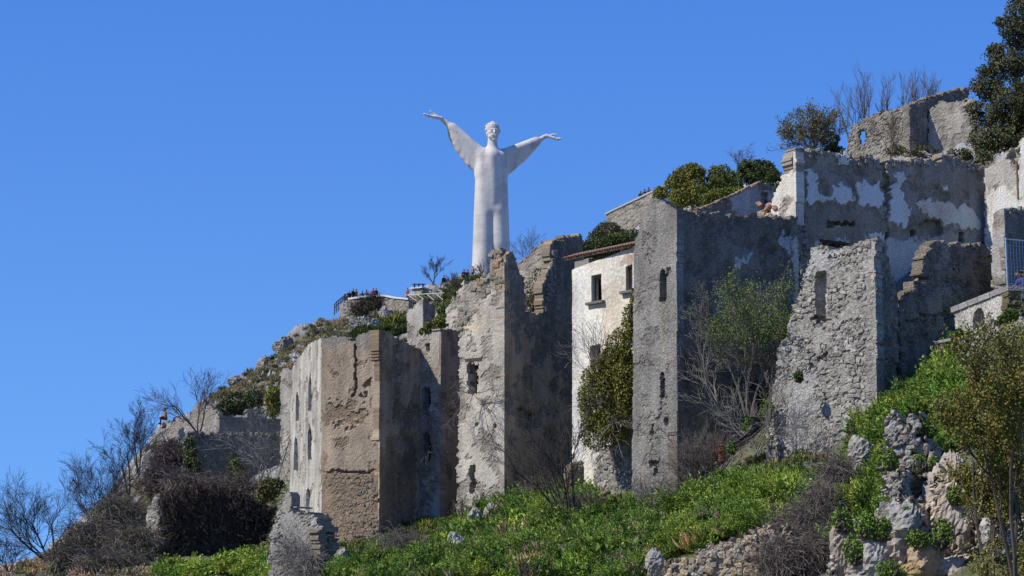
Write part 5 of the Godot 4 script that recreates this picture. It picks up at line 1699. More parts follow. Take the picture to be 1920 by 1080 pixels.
func far_terrace() -> void:
	var t := thing("terrace_wall", "curved stone terrace wall with white coping below the viewing platform", "wall", at(700, 595, 240))
	var segs := [[637, 572, 655, 562, 243.0], [655, 562, 690, 557, 240.0], [690, 557, 722, 556, 238.0], [722, 556, 742, 560, 237.2], [742, 560, 766, 562, 236.0]]
	for s: Array in segs:
		var pa := at(s[0], s[1], s[4])
		var pb := at(s[2], s[3], segs[segs.find(s) + 1][4] if segs.find(s) < 4 else 234.6)
		var d := pb - pa
		var f := Face.new()
		f.u = Vector3(d.x, 0, d.z).normalized()
		f.n = Vector3(-f.u.z, 0, f.u.x)
		f.o = pa
		wall(t, "wall", f, [s[0] - 0.5, s[1], s[2] + 0.5, s[3], s[2] + 0.5, 625, s[0] - 0.5, 625], {"style": "grey_rubble", "thr": -0.5, "cell": 0.16, "rag": 0.0, "size": 0.45, "a": Color(0.42, 0.39, 0.34), "b": Color(0.29, 0.27, 0.24)})
		if s[0] < 650:
			continue
		var q := Buf.new()
		var dir := d.normalized()
		q.box(Transform3D(Basis(dir, f.n.cross(dir), f.n), (pa + pb) * 0.5 + Vector3.UP * 0.1 - f.n * 0.2), Vector3(d.length() + 0.1, 0.22, 0.8), Color(0.78, 0.77, 0.75))
		part(t, "coping", q, M.concrete)
	# dark wooden fence that steps down on the left
	var fn := thing("wooden_fence", "dark wooden rail fence stepping down at the left of the terrace", "fence", at(640, 580, 243))
	var prev := Vector3.ZERO
	for k in 9:
		var s := k / 8.0
		var p := at(lerpf(627, 655, s), lerpf(585, 562, pow(s, 0.8)), 243.0)
		var q := Buf.new()
		q.tube(p + Vector3.DOWN * 0.4, p + Vector3.UP * 1.1, 0.07, 0.07, 6, Color.WHITE)
		part(fn, "post", q, M.dark_rail)
		if k:
			for h in [0.95, 0.5]:
				q = Buf.new()
				q.tube(prev + Vector3.UP * h, p + Vector3.UP * h, 0.05, 0.05, 6, Color.WHITE)
				part(fn, "rail", q, M.dark_rail)
		prev = p
	# stone pier with a slatted bench top
	var w := face(792, 550, 244, -30)
	t = thing("stone_pier", "square stone pier with a flat cap beside the bare tree on the summit path", "pier", at(785, 560, 244))
	wall(t, "wall", w, [772, 580, 773, 542, 792, 541, 792, 580], {"style": "grey_rubble", "cell": 0.14, "rag": 0.06, "thr": -0.5, "a": Color(0.5, 0.46, 0.38), "b": Color(0.34, 0.31, 0.27)})
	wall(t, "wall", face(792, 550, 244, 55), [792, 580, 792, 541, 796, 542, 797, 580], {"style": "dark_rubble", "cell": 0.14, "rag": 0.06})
	var q := Buf.new()
	q.box(Transform3D(fbasis(w), fp(w, uv(w, 782, 541).x, uv(w, 782, 541).y + 0.08, -0.6)), Vector3(1.9, 0.18, 1.8), Color(0.7, 0.69, 0.66))
	part(t, "cap", q, M.concrete)
	t = thing("bench", "dark slatted bench standing on the stone pier", "bench", at(785, 536, 244.3))
	for k in 3:
		q = Buf.new()
		q.box(Transform3D(fbasis(w), at(777.0 + 8.0 * k, 533, 244.3)), Vector3(0.4, 0.1, 0.6), Color(0.08, 0.09, 0.12))
		part(t, "seat", q, M.concrete)
		q = Buf.new()
		q.box(Transform3D(fbasis(w), at(777.0 + 8.0 * k, 536.5, 244.3)), Vector3(0.06, 0.3, 0.3), Color(0.1, 0.1, 0.12))
		part(t, "leg", q, M.concrete)
	# white tube handrail with slanting struts
	t = thing("handrail", "white tube handrail on slanting struts along the summit path", "railing", at(800, 555, 232))
	q = Buf.new()
	q.tube(at(762, 553, 232), at(833, 549, 226), 0.035, 0.035, 8, Color.WHITE)
	part(t, "rail", q, M.white_rail)
	for k in 4:
		q = Buf.new()
		var x := 764.0 + k * 17.5
		q.tube(at(x, 552.8 - k, 232 - k * 1.4), at(x + 17 - k, 564 - k * 0.6, 228 - k * 1.4), 0.03, 0.03, 8, Color.WHITE)
		part(t, "strut", q, M.white_rail)
	# long rising parapet wall with visitors, right of the statue
	var f := face(1222, 380, 226, -36)
	t = thing("summit_wall", "long rising stone wall of the summit walkway above the cream house", "wall", at(1180, 430, 226))
	wall(t, "wall", f, [1134, 480, 1136, 402, 1150, 394, 1180, 380, 1200, 370, 1225, 359, 1226, 480], {"style": "grey_rubble", "cell": 0.16, "rag": 0.0, "thr": -0.5, "size": 0.5, "a": Color(0.42, 0.39, 0.34), "b": Color(0.29, 0.27, 0.24)})
	q = Buf.new()
	var a := on(f, 1136, 401)
	var b := on(f, 1225, 358.5)
	var dir := (b - a).normalized()
	q.box(Transform3D(Basis(dir, f.n.cross(dir), f.n), (a + b) * 0.5 - f.n * 0.25), Vector3(a.distance_to(b), 0.2, 0.8), Color(0.5, 0.48, 0.44))
	part(t, "coping", q, M.concrete)
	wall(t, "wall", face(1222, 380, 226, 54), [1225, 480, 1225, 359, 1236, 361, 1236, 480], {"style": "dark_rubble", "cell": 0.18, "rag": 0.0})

func crowd() -> void:
	var k := 239.0
	var g := "visitors on the terrace"
	person("visitor in dark blue at the left end of the terrace fence", at(648, 576, 244), -20, "lean", Color(0.02, 0.03, 0.08), Color(0.03, 0.03, 0.04), g)
	person("visitor in black leaning at the fence beside the bright green top", at(655, 571, 242.5), 20, "stand", Color(0.015, 0.015, 0.02), Color(0.03, 0.03, 0.04), g)
	person("small visitor in a bright green top on the terrace", at(659, 574, 241), 10, "stand", Color(0.05, 0.5, 0.2), Color(0.03, 0.05, 0.08), g, 0.75)
	person("tall visitor in black, standing highest above the terrace coping", at(662, 567, 242), 40, "stand", Color(0.012, 0.012, 0.018), Color(0.02, 0.02, 0.03), g)
	person("visitor in dark clothes with a yellow front, beside the tall one in black", at(668, 568, 242), -40, "look", Color(0.06, 0.055, 0.025), Color(0.02, 0.02, 0.03), g)
	person("visitor in brown bending over the terrace wall beside the bush", at(679, 571, 241), 0, "lean", Color(0.09, 0.05, 0.035), Color(0.03, 0.03, 0.04), g)
	person("visitor in dark red-brown with face turned, left of the red jacket", at(687, 569, 241), -50, "stand", Color(0.1, 0.05, 0.04), Color(0.03, 0.03, 0.05), g)
	person("visitor in a red jacket on the terrace", at(699, 566, 240), 10, "lean", Color(0.4, 0.03, 0.03), Color(0.02, 0.025, 0.05), g)
	person("visitor in black behind the right shoulder of the red jacket", at(705, 566, 241), 30, "stand", Color(0.012, 0.012, 0.016), Color(0.02, 0.02, 0.03), g)
	person("visitor in orange at the right of the white coping, by the stone pier", at(764, 563, 241), -30, "stand", Color(0.4, 0.11, 0.04), Color(0.05, 0.05, 0.06), "", 0.9)
	g = "visitors at the statue's foot"
	person("visitor in black and dark blue sitting on the rocks left of the statue", at(870, 520, 249), -15, "sit", Color(0.012, 0.012, 0.025), Color(0.015, 0.015, 0.03), g, 1.1)
	person("visitor in dark red sitting close to the statue's foot", at(876, 520, 249.4), 30, "sit", Color(0.13, 0.012, 0.02), Color(0.015, 0.015, 0.03), g)
	person("visitor in a pale top at the statue's foot", at(886, 524, 249.5), 20, "stand", Color(0.5, 0.46, 0.4), Color(0.1, 0.09, 0.08), g)
	person("visitor in black partly behind the rocks, below the bare tree", at(832, 541, 247), -10, "stand", Color(0.02, 0.018, 0.018), Color(0.02, 0.02, 0.02), "", 0.95)
	g = "visitors behind the summit wall"
	person("visitor in black, lowest of the three behind the rising summit wall", at(1201, 385, 229), -30, "stand", Color(0.012, 0.012, 0.018), Color(0.02, 0.02, 0.03), g)
	person("visitor in navy, middle of the three behind the rising summit wall", at(1210, 381, 229), -20, "lean", Color(0.015, 0.02, 0.05), Color(0.02, 0.02, 0.03), g)
	person("visitor in dark blue, topmost of the three behind the rising summit wall", at(1219, 378, 229), -40, "lean", Color(0.02, 0.03, 0.07), Color(0.02, 0.02, 0.03), g)
	person("visitor whose head shows alone over the lower end of the summit wall", at(1157, 414, 230), 0, "stand", Color(0.12, 0.1, 0.1), Color(0.02, 0.02, 0.03))
	person("visitor in an orange vest sitting on the ridge wall at far left", at(311, 788, 177.5), -70, "sit", Color(0.3, 0.14, 0.03), Color(0.02, 0.02, 0.025), "", 1.15)

func rocks() -> void:
	var g1 := Color(0.5, 0.465, 0.4)
	var g2 := Color(0.33, 0.305, 0.262)
	var o1 := Color(0.52, 0.36, 0.2)
	rock("slanting grey limestone outcrop on the far slope, left of the green patch", hit(665, 600, 5), Vector3(2.0, 2.4, 1.6), 3, g1, g2)
	rock("broad grey limestone outcrop above the brown house roofline", hit(690, 622, 5), Vector3(2.3, 1.7, 1.6), 4, g1, g2)
	rock("pale upright boulder in the grass below the terrace wall", hit(716, 600, 5), Vector3(0.9, 1.4, 0.8), 5, Color(0.5, 0.47, 0.43), g1)
	rock("small pale rock beside the upright boulder below the terrace wall", hit(728, 592, 5), Vector3(0.7, 0.6, 0.6), 6, Color(0.55, 0.52, 0.47), g1)
	rock("rounded limestone knob on the left skyline of the hill", hit(532, 645, 5) - Vector3(0, 0.5, 0), Vector3(1.9, 1.1, 1.5), 7, g1, g2)
	rock("grey limestone rib low on the far slope above the parapet", hit(450, 715, 5) - Vector3(0, 0.6, 0), Vector3(1.7, 1.0, 1.3), 8, g1, g2)
	rock("grey limestone ledge beside the yellow-green ivy pillar", hit(500, 690, 5) - Vector3(0, 0.4, 0), Vector3(1.5, 1.1, 1.2), 9, g1, g2)
	rock("rough rock on the summit left of the seated visitors", at(838, 541, 248.5), Vector3(1.5, 1.5, 1.2), 10, Color(0.3, 0.26, 0.22), g2)
	rock("rock ledge under the seated visitors at the statue", at(880, 528, 250.5), Vector3(2.6, 1.0, 1.3), 11, g1, g2)
	var gl := "rocks in the green slope"
	rock("pale leaning limestone rock in the meadow under the narrow tower", hit(856, 1048) + Vector3(0, 0.3, 0.5), Vector3(0.8, 1.0, 0.6), 21, Color(0.5, 0.49, 0.46), g1, gl)
	rock("tall grey rock splinter under the tall ruin's low window", hit(918, 990) + Vector3(0, 0.3, 0.5), Vector3(0.6, 1.2, 0.5), 22, g1, g2, gl)
	rock("squat grey rock left of the tall rock splinter", hit(893, 1003) + Vector3(0, 0.5, 0.5), Vector3(0.9, 0.9, 0.5), 23, g1, g2, gl)
	rock("small white rock below the corner of the brown house", hit(768, 1048) + Vector3(0, 0.6, 0.4), Vector3(0.34, 0.36, 0.3), 24, Color(0.6, 0.58, 0.55), g1, gl)
	rock("dark weathered rock at the foot of the round turret stump", hit(640, 1068) + Vector3(0, 0.5, 0.4), Vector3(0.55, 0.6, 0.5), 25, g1, g2, gl)
	rock("brown broken rock at the bottom beside the ochre wall", hit(1165, 1076), Vector3(0.45, 0.4, 0.4), 26, Color(0.3, 0.23, 0.19), g2, gl)
	rock("pale jagged rock at the left end of the ochre wall", at(1226, 1052, 70.4), Vector3(0.4, 0.5, 0.4), 27, g1, g2, gl)
	rock("grey rubble knob overgrown by fennel left of the buttress", at(1612, 855, 76), Vector3(0.55, 0.75, 0.6), 28, g1, g2, gl)
	var gr := "limestone boulders of the outcrop"
	rock("grey overhanging boulder at the head of the outcrop", at(1690, 985, 62.6), Vector3(0.75, 0.6, 0.6), 31, Color(0.44, 0.43, 0.4), g2, gr)
	rock("pale boulder low on the outcrop's left", at(1640, 1052, 62.6), Vector3(0.62, 0.8, 0.55), 32, Color(0.47, 0.44, 0.4), g1, gr)
	rock("orange stained cliff boulder at the bottom of the outcrop", at(1728, 1050, 62.4), Vector3(0.75, 0.95, 0.6), 33, o1, Color(0.46, 0.38, 0.3), gr)
	rock("yellow-brown slab at the very bottom of the outcrop", at(1702, 1076, 62), Vector3(0.75, 0.35, 0.5), 34, Color(0.45, 0.32, 0.12), o1, gr)
	rock("tall beige cliff face behind the yellow-leaved tree", at(1786, 945, 63.2), Vector3(0.85, 1.7, 0.9), 35, Color(0.56, 0.47, 0.38), Color(0.45, 0.4, 0.35), gr)
	rock("white rock glimpsed between the tree's stems", at(1866, 1000, 61.6), Vector3(0.55, 0.8, 0.5), 36, Color(0.66, 0.64, 0.6), Color(0.5, 0.48, 0.45), gr)
	rock("upper white rock glimpsed through the tree's leaves", at(1900, 810, 63), Vector3(0.45, 0.75, 0.5), 37, Color(0.66, 0.64, 0.62), Color(0.5, 0.48, 0.46), gr)
	rock("beige earthy rock between the brambles and the outcrop", at(1580, 1020, 63.4), Vector3(0.6, 0.95, 0.5), 38, Color(0.46, 0.37, 0.29), Color(0.38, 0.32, 0.27), gr)
	rock("grey boulder at the bottom right of the outcrop", at(1790, 1070, 62.5), Vector3(0.7, 0.5, 0.5), 39, g1, Color(0.48, 0.42, 0.35), gr)
	var big := [["large grey and beige limestone crag at the foot of the buttress", 1690, 1045, 63.4, 1.5, 1.5, 1.0, 41], ["low grey limestone shelf left of the orange stained boulder", 1615, 1075, 63.4, 1.4, 0.9, 0.9, 42], ["long beige cliff flank behind the stems of the slender trees", 1810, 1010, 63.6, 1.1, 2.3, 1.0, 43]]
	for s: Array in big:
		rock(s[0], at(s[1], s[2], s[3]), Vector3(s[4], s[5], s[6]), s[7], Color(0.5, 0.43, 0.35), Color(0.38, 0.365, 0.34), gr)
	var f := face(1690, 1010, 63.2, -10)
	var t := thing("rock_outcrop", "craggy beige and grey limestone face under the rubble buttress at lower right", "rock", at(1690, 1085, 63.2))
	wall(t, "crag_face", f, [1556, 1180, 1560, 1060, 1572, 990, 1584, 968, 1600, 1000, 1622, 1010, 1640, 975, 1660, 955, 1690, 948, 1720, 955, 1745, 930, 1752, 900, 1780, 895, 1815, 890, 1850, 910, 1960, 920, 1960, 1180], {"style": "crag", "mat": "rock", "cell": 0.06, "rag": 0.35, "thick": 1.5, "patches": [
		{"p": [1690, 1010, 1730, 1005, 1760, 1040, 1756, 1110, 1690, 1110], "c": Color(0.55, 0.37, 0.19), "m": 0.55, "j": 0.8}, {"p": [1740, 930, 1760, 898, 1810, 895, 1812, 990, 1770, 1000, 1750, 980], "c": Color(0.6, 0.5, 0.4), "m": 0.8, "w": -0.1, "j": 0.6}, {"p": [1670, 1000, 1700, 1000, 1705, 1040, 1675, 1040], "m": 0.0, "w": -0.7, "j": 0.6}, {"p": [1625, 1040, 1650, 1030, 1655, 1070, 1630, 1080], "m": 0.0, "w": -0.5, "j": 0.6}]})
	# loose stones of the far slope
	var n := 0
	var b := Buf.new()
	for p: Vector3 in scatter([400, 760, 430, 700, 530, 640, 640, 590, 760, 575, 765, 640, 600, 650, 548, 700, 530, 790, 400, 790], 620, 4.6, 7.0, 301):
		n += 1
		var s := rng.randf_range(0.2, 0.85) * (1.6 if n % 17 == 0 else 1.0)
		b.lump(Transform3D(Basis.from_euler(Vector3(rng.randf(), rng.randf() * 3.0, rng.randf())) * Basis.from_scale(Vector3(s * 1.4, s, s)), p), lumps[n % 8], g1.lerp(g2, rng.randf()))
	var o := piece(self, "loose_stones", to_mesh(b), M.rock)
	o.set_meta("kind", "stuff")
	o.set_meta("label", "loose limestone stones strewn over the far slope")
	o.set_meta("category", "stones")

func bushes() -> void:
	var olive := [Color(0.2, 0.195, 0.035), Color(0.15, 0.155, 0.03), Color(0.24, 0.215, 0.045), Color(0.12, 0.13, 0.03)]
	var green := [Color(0.09, 0.125, 0.03), Color(0.07, 0.1, 0.025), Color(0.13, 0.15, 0.04)]
	var dark := [Color(0.045, 0.07, 0.025), Color(0.065, 0.085, 0.03), Color(0.035, 0.055, 0.02)]
	var yellow := [Color(0.27, 0.25, 0.035), Color(0.19, 0.2, 0.035), Color(0.14, 0.165, 0.035)]
	var d := 104.3
	bush("ivy", "big olive-green ivy mass covering the lower right of the cream house", "ivy", [ell(1136, 740, d, 50, 74, 44), ell(1160, 670, d - 0.5, 28, 55, 30), ell(1178, 615, d - 1, 12, 48, 14), ell(1118, 765, d + 0.6, 32, 50, 34), ell(1150, 790, d - 0.5, 38, 42, 30), ell(1165, 700, d - 0.8, 26, 50, 26), ell(1145, 680, d, 22, 30, 24), ell(1172, 720, d - 1.2, 22, 70, 26), ell(1128, 700, d, 24, 34, 26), ell(1122, 815, d + 0.3, 34, 30, 25)], 30000, 0.12, [Color(0.2, 0.195, 0.04), Color(0.15, 0.155, 0.032), Color(0.26, 0.235, 0.05), Color(0.11, 0.12, 0.028)], 101, -0.3)
	bush("ivy_strip", "narrow vertical strip of olive ivy climbing the edge of the grey tower", "ivy", [ell(1185, 590, 101.4, 5, 22, 6), ell(1187, 560, 101.2, 4, 20, 5), ell(1182, 615, 101.5, 7, 16, 8)], 1500, 0.12, olive, 102, -0.4)
	var g := "ivy mounds behind the grey tower"
	d = 152.0
	bush("ivy_mound", "tallest olive ivy mound with rounded lobes behind the grey tower's gable", "ivy", [ell(1290, 345, d, 32, 38), ell(1268, 355, d - 1, 22, 30), ell(1302, 366, d - 2, 26, 28), ell(1276, 372, d - 2, 20, 20), ell(1300, 325, d, 22, 18)], 15000, 0.17, olive, 103, -0.2, g)
	bush("ivy_mound", "mid-height olive-green ivy mound between the tallest one and the dark bush", "ivy", [ell(1352, 335, d + 1, 26, 26), ell(1340, 352, d, 24, 26), ell(1370, 345, d + 1, 24, 24)], 9000, 0.17, olive + green, 104, -0.2, g)
	bush("ivy_mound", "dark green rounded bush nearest the upper ruin on the skyline", "ivy", [ell(1424, 326, d + 1, 32, 26), ell(1405, 318, d + 1, 22, 18), ell(1448, 338, d, 18, 22)], 10000, 0.17, dark + green, 105, -0.2, g)
	bush("ivy_mound", "small square ivy clump at the end of the summit wall", "ivy", [ell(1238, 364, d + 4, 12, 14), ell(1234, 372, d + 4, 9, 12)], 2600, 0.17, olive, 106, -0.3, g)
	bush("ivy_mound", "low bright ivy mound in front, against the sloping tiled verge", "ivy", [ell(1352, 370, d - 12, 32, 15), ell(1330, 378, d - 12, 16, 14), ell(1378, 362, d - 12, 20, 10)], 5500, 0.16, [Color(0.16, 0.17, 0.03), Color(0.1, 0.12, 0.025)], 107, -0.25, g)
	d = 135.0
	bush("evergreen_bush", "dark green spreading bush right above the tiled eave", "bush", [ell(1120, 466, d, 50, 16, 30), ell(1160, 452, d, 34, 16, 30), ell(1090, 474, d, 26, 12, 20), ell(1185, 440, d + 3, 14, 10)], 8500, 0.15, green + dark, 108, -0.25)
	bush("evergreen_bush", "brownish green rounded bush on the skyline at the summit wall's lower end", "bush", [ell(1140, 434, 172, 24, 18), ell(1122, 444, 172, 20, 12), ell(1160, 440, 172, 16, 12)], 4200, 0.17, [Color(0.09, 0.09, 0.035), Color(0.07, 0.075, 0.03), Color(0.11, 0.09, 0.045)], 109, -0.25)
	# the big evergreen at the top right
	var t := thing("evergreen_tree", "large dark evergreen tree at the upper right corner, behind the white ruin", "tree", at(1905, 300, 126))
	var tb := Buf.new()
	var a := at(1905, 310, 126)
	for k: Array in [[1905, 120, 0.45], [1860, 190, 0.25], [1930, 40, 0.3], [1850, 250, 0.2], [1960, 150, 0.3], [1890, 60, 0.2]]:
		var e := at(k[0], k[1], 126)
		var mid := a.lerp(e, 0.5) + Vector3(0.3, 0.5, 0.4)
		tb.tube(a, mid, k[2], k[2] * 0.7, 6, Color(0.1, 0.085, 0.07))
		tb.tube(mid, e, k[2] * 0.7, 0.05, 6, Color(0.1, 0.085, 0.07))
	part(t, "trunk", tb, M.bark)
	var cb := Buf.new()
	d = 126.0
	crown(cb, [ell(1862, 225, d, 44, 36), ell(1850, 165, d, 34, 26), ell(1885, 120, d, 44, 34), ell(1905, 60, d, 34, 30), ell(1925, 15, d, 40, 34), ell(1960, 110, d + 1, 70, 70), ell(1900, 190, d - 1, 48, 46), ell(1848, 265, d - 1, 36, 28), ell(1885, 262, d - 1.5, 44, 26), ell(1930, 215, d - 1, 46, 46), ell(1830, 205, d, 20, 14), ell(1868, 95, d, 20, 14), ell(1848, 135, d, 18, 12), ell(1880, 40, d, 16, 12), ell(1838, 295, d - 2, 30, 12), ell(1800, 290, d - 2, 26, 13)], 60000, 0.15, [Color(0.05, 0.07, 0.025), Color(0.08, 0.095, 0.032), Color(0.13, 0.12, 0.045), Color(0.045, 0.06, 0.025), Color(0.15, 0.115, 0.055)], 110, -0.13, 0.75)
	part(t, "crown", cb, M.dark_leaf)
	# left hillside
	bush("ivy_pillar", "yellow-green ivy pillar beside the left edge of the brown house", "ivy", [ell(512, 745, 146, 13, 20, 12), ell(513, 765, 146, 12, 20, 12)], 2600, 0.16, yellow, 111, -0.3)
	bush("cave_bush", "dark overhanging bush with a yellow-green rim above the cement parapet", "bush", [ell(455, 756, 180, 36, 22, 20), ell(475, 748, 181, 18, 16, 14), ell(430, 764, 180, 24, 12, 14)], 5200, 0.2, dark + [Color(0.1, 0.1, 0.03)], 112, -0.2)
	bush("ivy_pillar", "dark ivy column at the left corner of the rubble terrace wall", "ivy", [ell(356, 850, 150, 12, 30, 10), ell(360, 880, 149.5, 16, 22, 10)], 2600, 0.16, dark + green, 113, -0.3)
	bush("ivy_clump", "bright green ivy clump hanging in the middle of the dark terrace wall", "ivy", [ell(441, 880, 147, 13, 18, 10), ell(438, 862, 148, 8, 14, 6), ell(450, 893, 146.5, 12, 12, 8)], 1700, 0.17, [Color(0.13, 0.16, 0.045), Color(0.07, 0.1, 0.025)], 114, -0.3)
	bush("scrub_bush", "olive scrub bush between the dead creeper and the brown house", "bush", [ell(510, 915, 130, 26, 18, 18), ell(495, 930, 131, 18, 14, 14)], 2600, 0.16, [Color(0.11, 0.11, 0.035), Color(0.09, 0.09, 0.03), Color(0.14, 0.12, 0.05)], 115, -0.2)
	bush("scrub_bush", "olive bush at the very bottom left, under the leafless trees", "bush", [ell(50, 1082, 140, 26, 16, 20), ell(75, 1076, 140, 14, 12, 14)], 1500, 0.18, green, 116, -0.25)
	bush("scrub_bush", "yellow-green bush growing on top of the narrow tower ruin", "bush", [ell(808, 612, 128, 12, 8, 10), ell(822, 606, 128, 12, 10, 10), ell(794, 622, 127, 8, 6, 6)], 1500, 0.15, yellow, 117, -0.2)
	bramble("dry_bush", "dark dense leafless bush in front of the terrace wall", "bush", [ell(690, 570, 234, 20, 14, 14), ell(674, 580, 234, 16, 12, 14), ell(704, 566, 234, 14, 10, 12)], 1900, 1.0, 0.02, [Color(0.14, 0.115, 0.08), Color(0.11, 0.11, 0.06), Color(0.17, 0.14, 0.11)], 118)
	bush("scrub_bush", "little olive bush on the cliff edge at the front of the top ruin", "bush", [ell(1735, 285, 136, 26, 12, 16), ell(1712, 278, 137, 14, 14, 10), ell(1680, 282, 137, 18, 10, 10)], 2200, 0.14, [Color(0.12, 0.11, 0.045), Color(0.09, 0.09, 0.04)], 119, 0.0)
	bush("wall_weed", "small round green weed growing from the face of the rubble tower", "plant", [ell(1497, 706, 89.0, 8, 10, 6)], 500, 0.1, [Color(0.09, 0.15, 0.03)], 120, -0.4)
	bush("ledge_weeds", "bright green weeds on the stone ledge under the arched parapet", "plant", [ell(1790, 629, 80.4, 14, 7, 8), ell(1798, 624, 80.4, 8, 7, 6)], 800, 0.1, [Color(0.08, 0.17, 0.03), Color(0.06, 0.12, 0.025)], 121, -0.4)
	bush("ledge_weeds", "green weeds at the mossy end pier of the arched parapet", "plant", [ell(1895, 592, 75.6, 14, 12, 8), ell(1880, 600, 75.8, 10, 8, 7)], 1000, 0.1, [Color(0.08, 0.17, 0.03), Color(0.1, 0.13, 0.03)], 122, -0.4)

func bare_trees() -> void:
	var dk := Color(0.13, 0.115, 0.105)
	var pale := Color(0.3, 0.275, 0.24)
	var g := "leafless trees on the left slope"
	bare("bare_tree", "broad leafless tree standing lowest, at the left edge", "tree", hit(105, 1066), 7.4, 4, 1, {"group": g, "col": dk, "lean": Vector3(-0.55, 0, 0), "fan": 0.5, "levels": 4, "ratio": 0.58, "rad": 0.11, "thin": 0.008})
	bare("bare_tree", "leafless tree with upright twigs, right of the lowest broad one", "tree", hit(190, 1020), 7.6, 5, 2, {"group": g, "col": dk, "levels": 4, "fan": 0.42, "ratio": 0.56, "rad": 0.085, "thin": 0.008})
	bare("bare_tree", "slim leafless tree leaning left in the middle of the left slope", "tree", hit(245, 950), 7.6, 3, 3, {"group": g, "col": dk, "lean": Vector3(-0.12, 0, 0), "levels": 4, "ratio": 0.5, "rad": 0.1, "fan": 0.3, "thin": 0.008})
	bare("bare_tree", "leafless tree highest on the left slope, beside the sunlit ridge wall", "tree", hit(262, 895), 6.4, 4, 4, {"group": g, "col": dk, "lean": Vector3(-0.1, 0, 0), "levels": 4, "ratio": 0.52, "rad": 0.09, "fan": 0.35, "thin": 0.008})
	bare("bare_tree", "faint small leafless tree in the bottom left corner", "tree", hit(22, 1078), 3.0, 4, 5, {"group": g, "col": dk, "fan": 0.5, "rad": 0.06})
	bare("bare_tree", "leafless tree with bent pale twigs in front of the sunlit ridge wall", "tree", at(372, 815, 160), 6.2, 4, 6, {"group": g, "col": Color(0.19, 0.16, 0.135), "lean": Vector3(-0.15, 0, 0), "fan": 0.5, "rad": 0.08, "wob": 0.2})
	bare("bare_tree", "small leafless tree on the summit path left of the statue", "tree", at(812, 548, 246), 4.6, 1, 7, {"col": dk, "levels": 4, "ratio": 0.6, "rad": 0.16, "spread": 0.8, "thin": 0.012, "up": 0.1})
	bare("bare_tree", "grey leafless tree with tangled pale branches left of the brown house", "tree", at(515, 925, 137), 8.4, 4, 8, {"single": 0.95, "col": pale, "lean": Vector3(-0.35, 0, 0), "levels": 3, "fan": 0.55, "rad": 0.08, "wob": 0.26, "thin": 0.014})
	bare("bare_tree", "second pale leafless tree crossing in front of the dark terrace wall", "tree", at(482, 920, 138), 6.2, 3, 81, {"single": 0.95, "col": pale, "lean": Vector3(-0.2, 0, 0), "fan": 0.6, "rad": 0.07, "wob": 0.28, "thin": 0.014})
	bare("bare_tree", "leafless tree with long thin stems in front of the tall ruin", "tree", hit(1075, 1000), 8.2, 7, 9, {"col": Color(0.12, 0.1, 0.085), "lean": Vector3(-0.3, 0, 0), "levels": 3, "fan": 0.42, "rad": 0.075, "ratio": 0.5, "thin": 0.009, "spread": 0.5})
	var g2 := "leafless shrubs at the foot of the ruins"
	for k: Array in [[945, 930, 3.4, "sprawling leafless shrub under the low window of the tall ruin", 4, -0.9], [985, 925, 3.0, "low leafless shrub spreading left at the shaded wall of the tall ruin", 5, -0.7], [860, 990, 2.4, "small leafless shrub at the base of the narrow tower", 4, 0.2], [1240, 985, 3.0, "thin leafless shrub before the foot of the grey tower", 4, -0.2], [1320, 925, 3.6, "brush of thin grey stems beside the grey tower's corner", 12, 0.0], [1350, 905, 3.4, "second brush of grey stems against the shaded side of the grey tower", 12, 0.1]]:
		bare("bare_shrub", k[3], "shrub", hit(k[0], k[1]), k[2], k[4], 200 + int(k[0]), {"group": g2, "col": Color(0.24, 0.205, 0.175), "lean": Vector3(k[5], 0, 0.1), "levels": 3, "fan": 0.55, "rad": 0.035, "thin": 0.008, "wob": 0.2, "ratio": 0.5})
	for k: Array in [[800, 775, 117.4, "leafless creeper branch hanging out of the narrow tower's upper gap", 91], [800, 840, 117.4, "leafless creeper branch sprouting from the narrow tower's lower gap", 92], [888, 735, 112.6, "leafless creeper hanging from the gaping window of the tall ruin", 93]]:
		bare("dead_creeper", k[3], "creeper", at(k[0], k[1], k[2]), 2.8, 7, k[4], {"group": "dead creepers in the window gaps", "col": Color(0.16, 0.14, 0.12), "lean": Vector3(0.2, -1.0, 0.5), "fan": 1.3, "rad": 0.03, "levels": 2, "wob": 0.3, "up": -0.1, "thin": 0.009})
	bare("dead_creeper", "leafless branches arching over the cream house's lowest window", "creeper", at(1120, 720, 104.0), 4.2, 6, 94, {"col": Color(0.25, 0.22, 0.19), "lean": Vector3(-0.2, 0, 0), "fan": 0.6, "rad": 0.03, "levels": 2, "wob": 0.25, "thin": 0.009})
	bare("dead_creeper", "bare pale stems hanging below the big ivy mass", "creeper", at(1150, 790, 102.6), 3.4, 12, 95, {"col": Color(0.22, 0.195, 0.165), "lean": Vector3(0.0, -0.9, 0.2), "fan": 0.9, "rad": 0.025, "levels": 2, "wob": 0.3, "up": -0.1, "thin": 0.009})
	# half-leafed tree against the grey tower's shaded side
	var lv := [Color(0.14, 0.205, 0.045), Color(0.18, 0.235, 0.05), Color(0.11, 0.15, 0.04)]
	var r := bare("half_leafed_tree", "many-stemmed tree coming into green leaf against the grey tower's shaded side", "tree", at(1405, 800, 94), 8.2, 7, 11, {"col": Color(0.26, 0.235, 0.2), "levels": 4, "fan": 0.42, "rad": 0.1, "ratio": 0.52, "wob": 0.18, "thin": 0.009, "lean": Vector3(0.06, 0, 0)})
	var up := []
	var low := []
	for k: Array in r[1]:
		var p := proj(k[0])
		if p.y < 640 and p.x > 1365 - (p.y - 500) * 0.3:
			up.append(k)
		else:
			low.append(k)
	tip_leaves(r[0], up, 4, 0.1, 0.45, lv, 12)
	tip_leaves(r[0], low, 3, 0.09, 0.3, [Color(0.1, 0.13, 0.04)], 13, "sparse_foliage", 0.4)
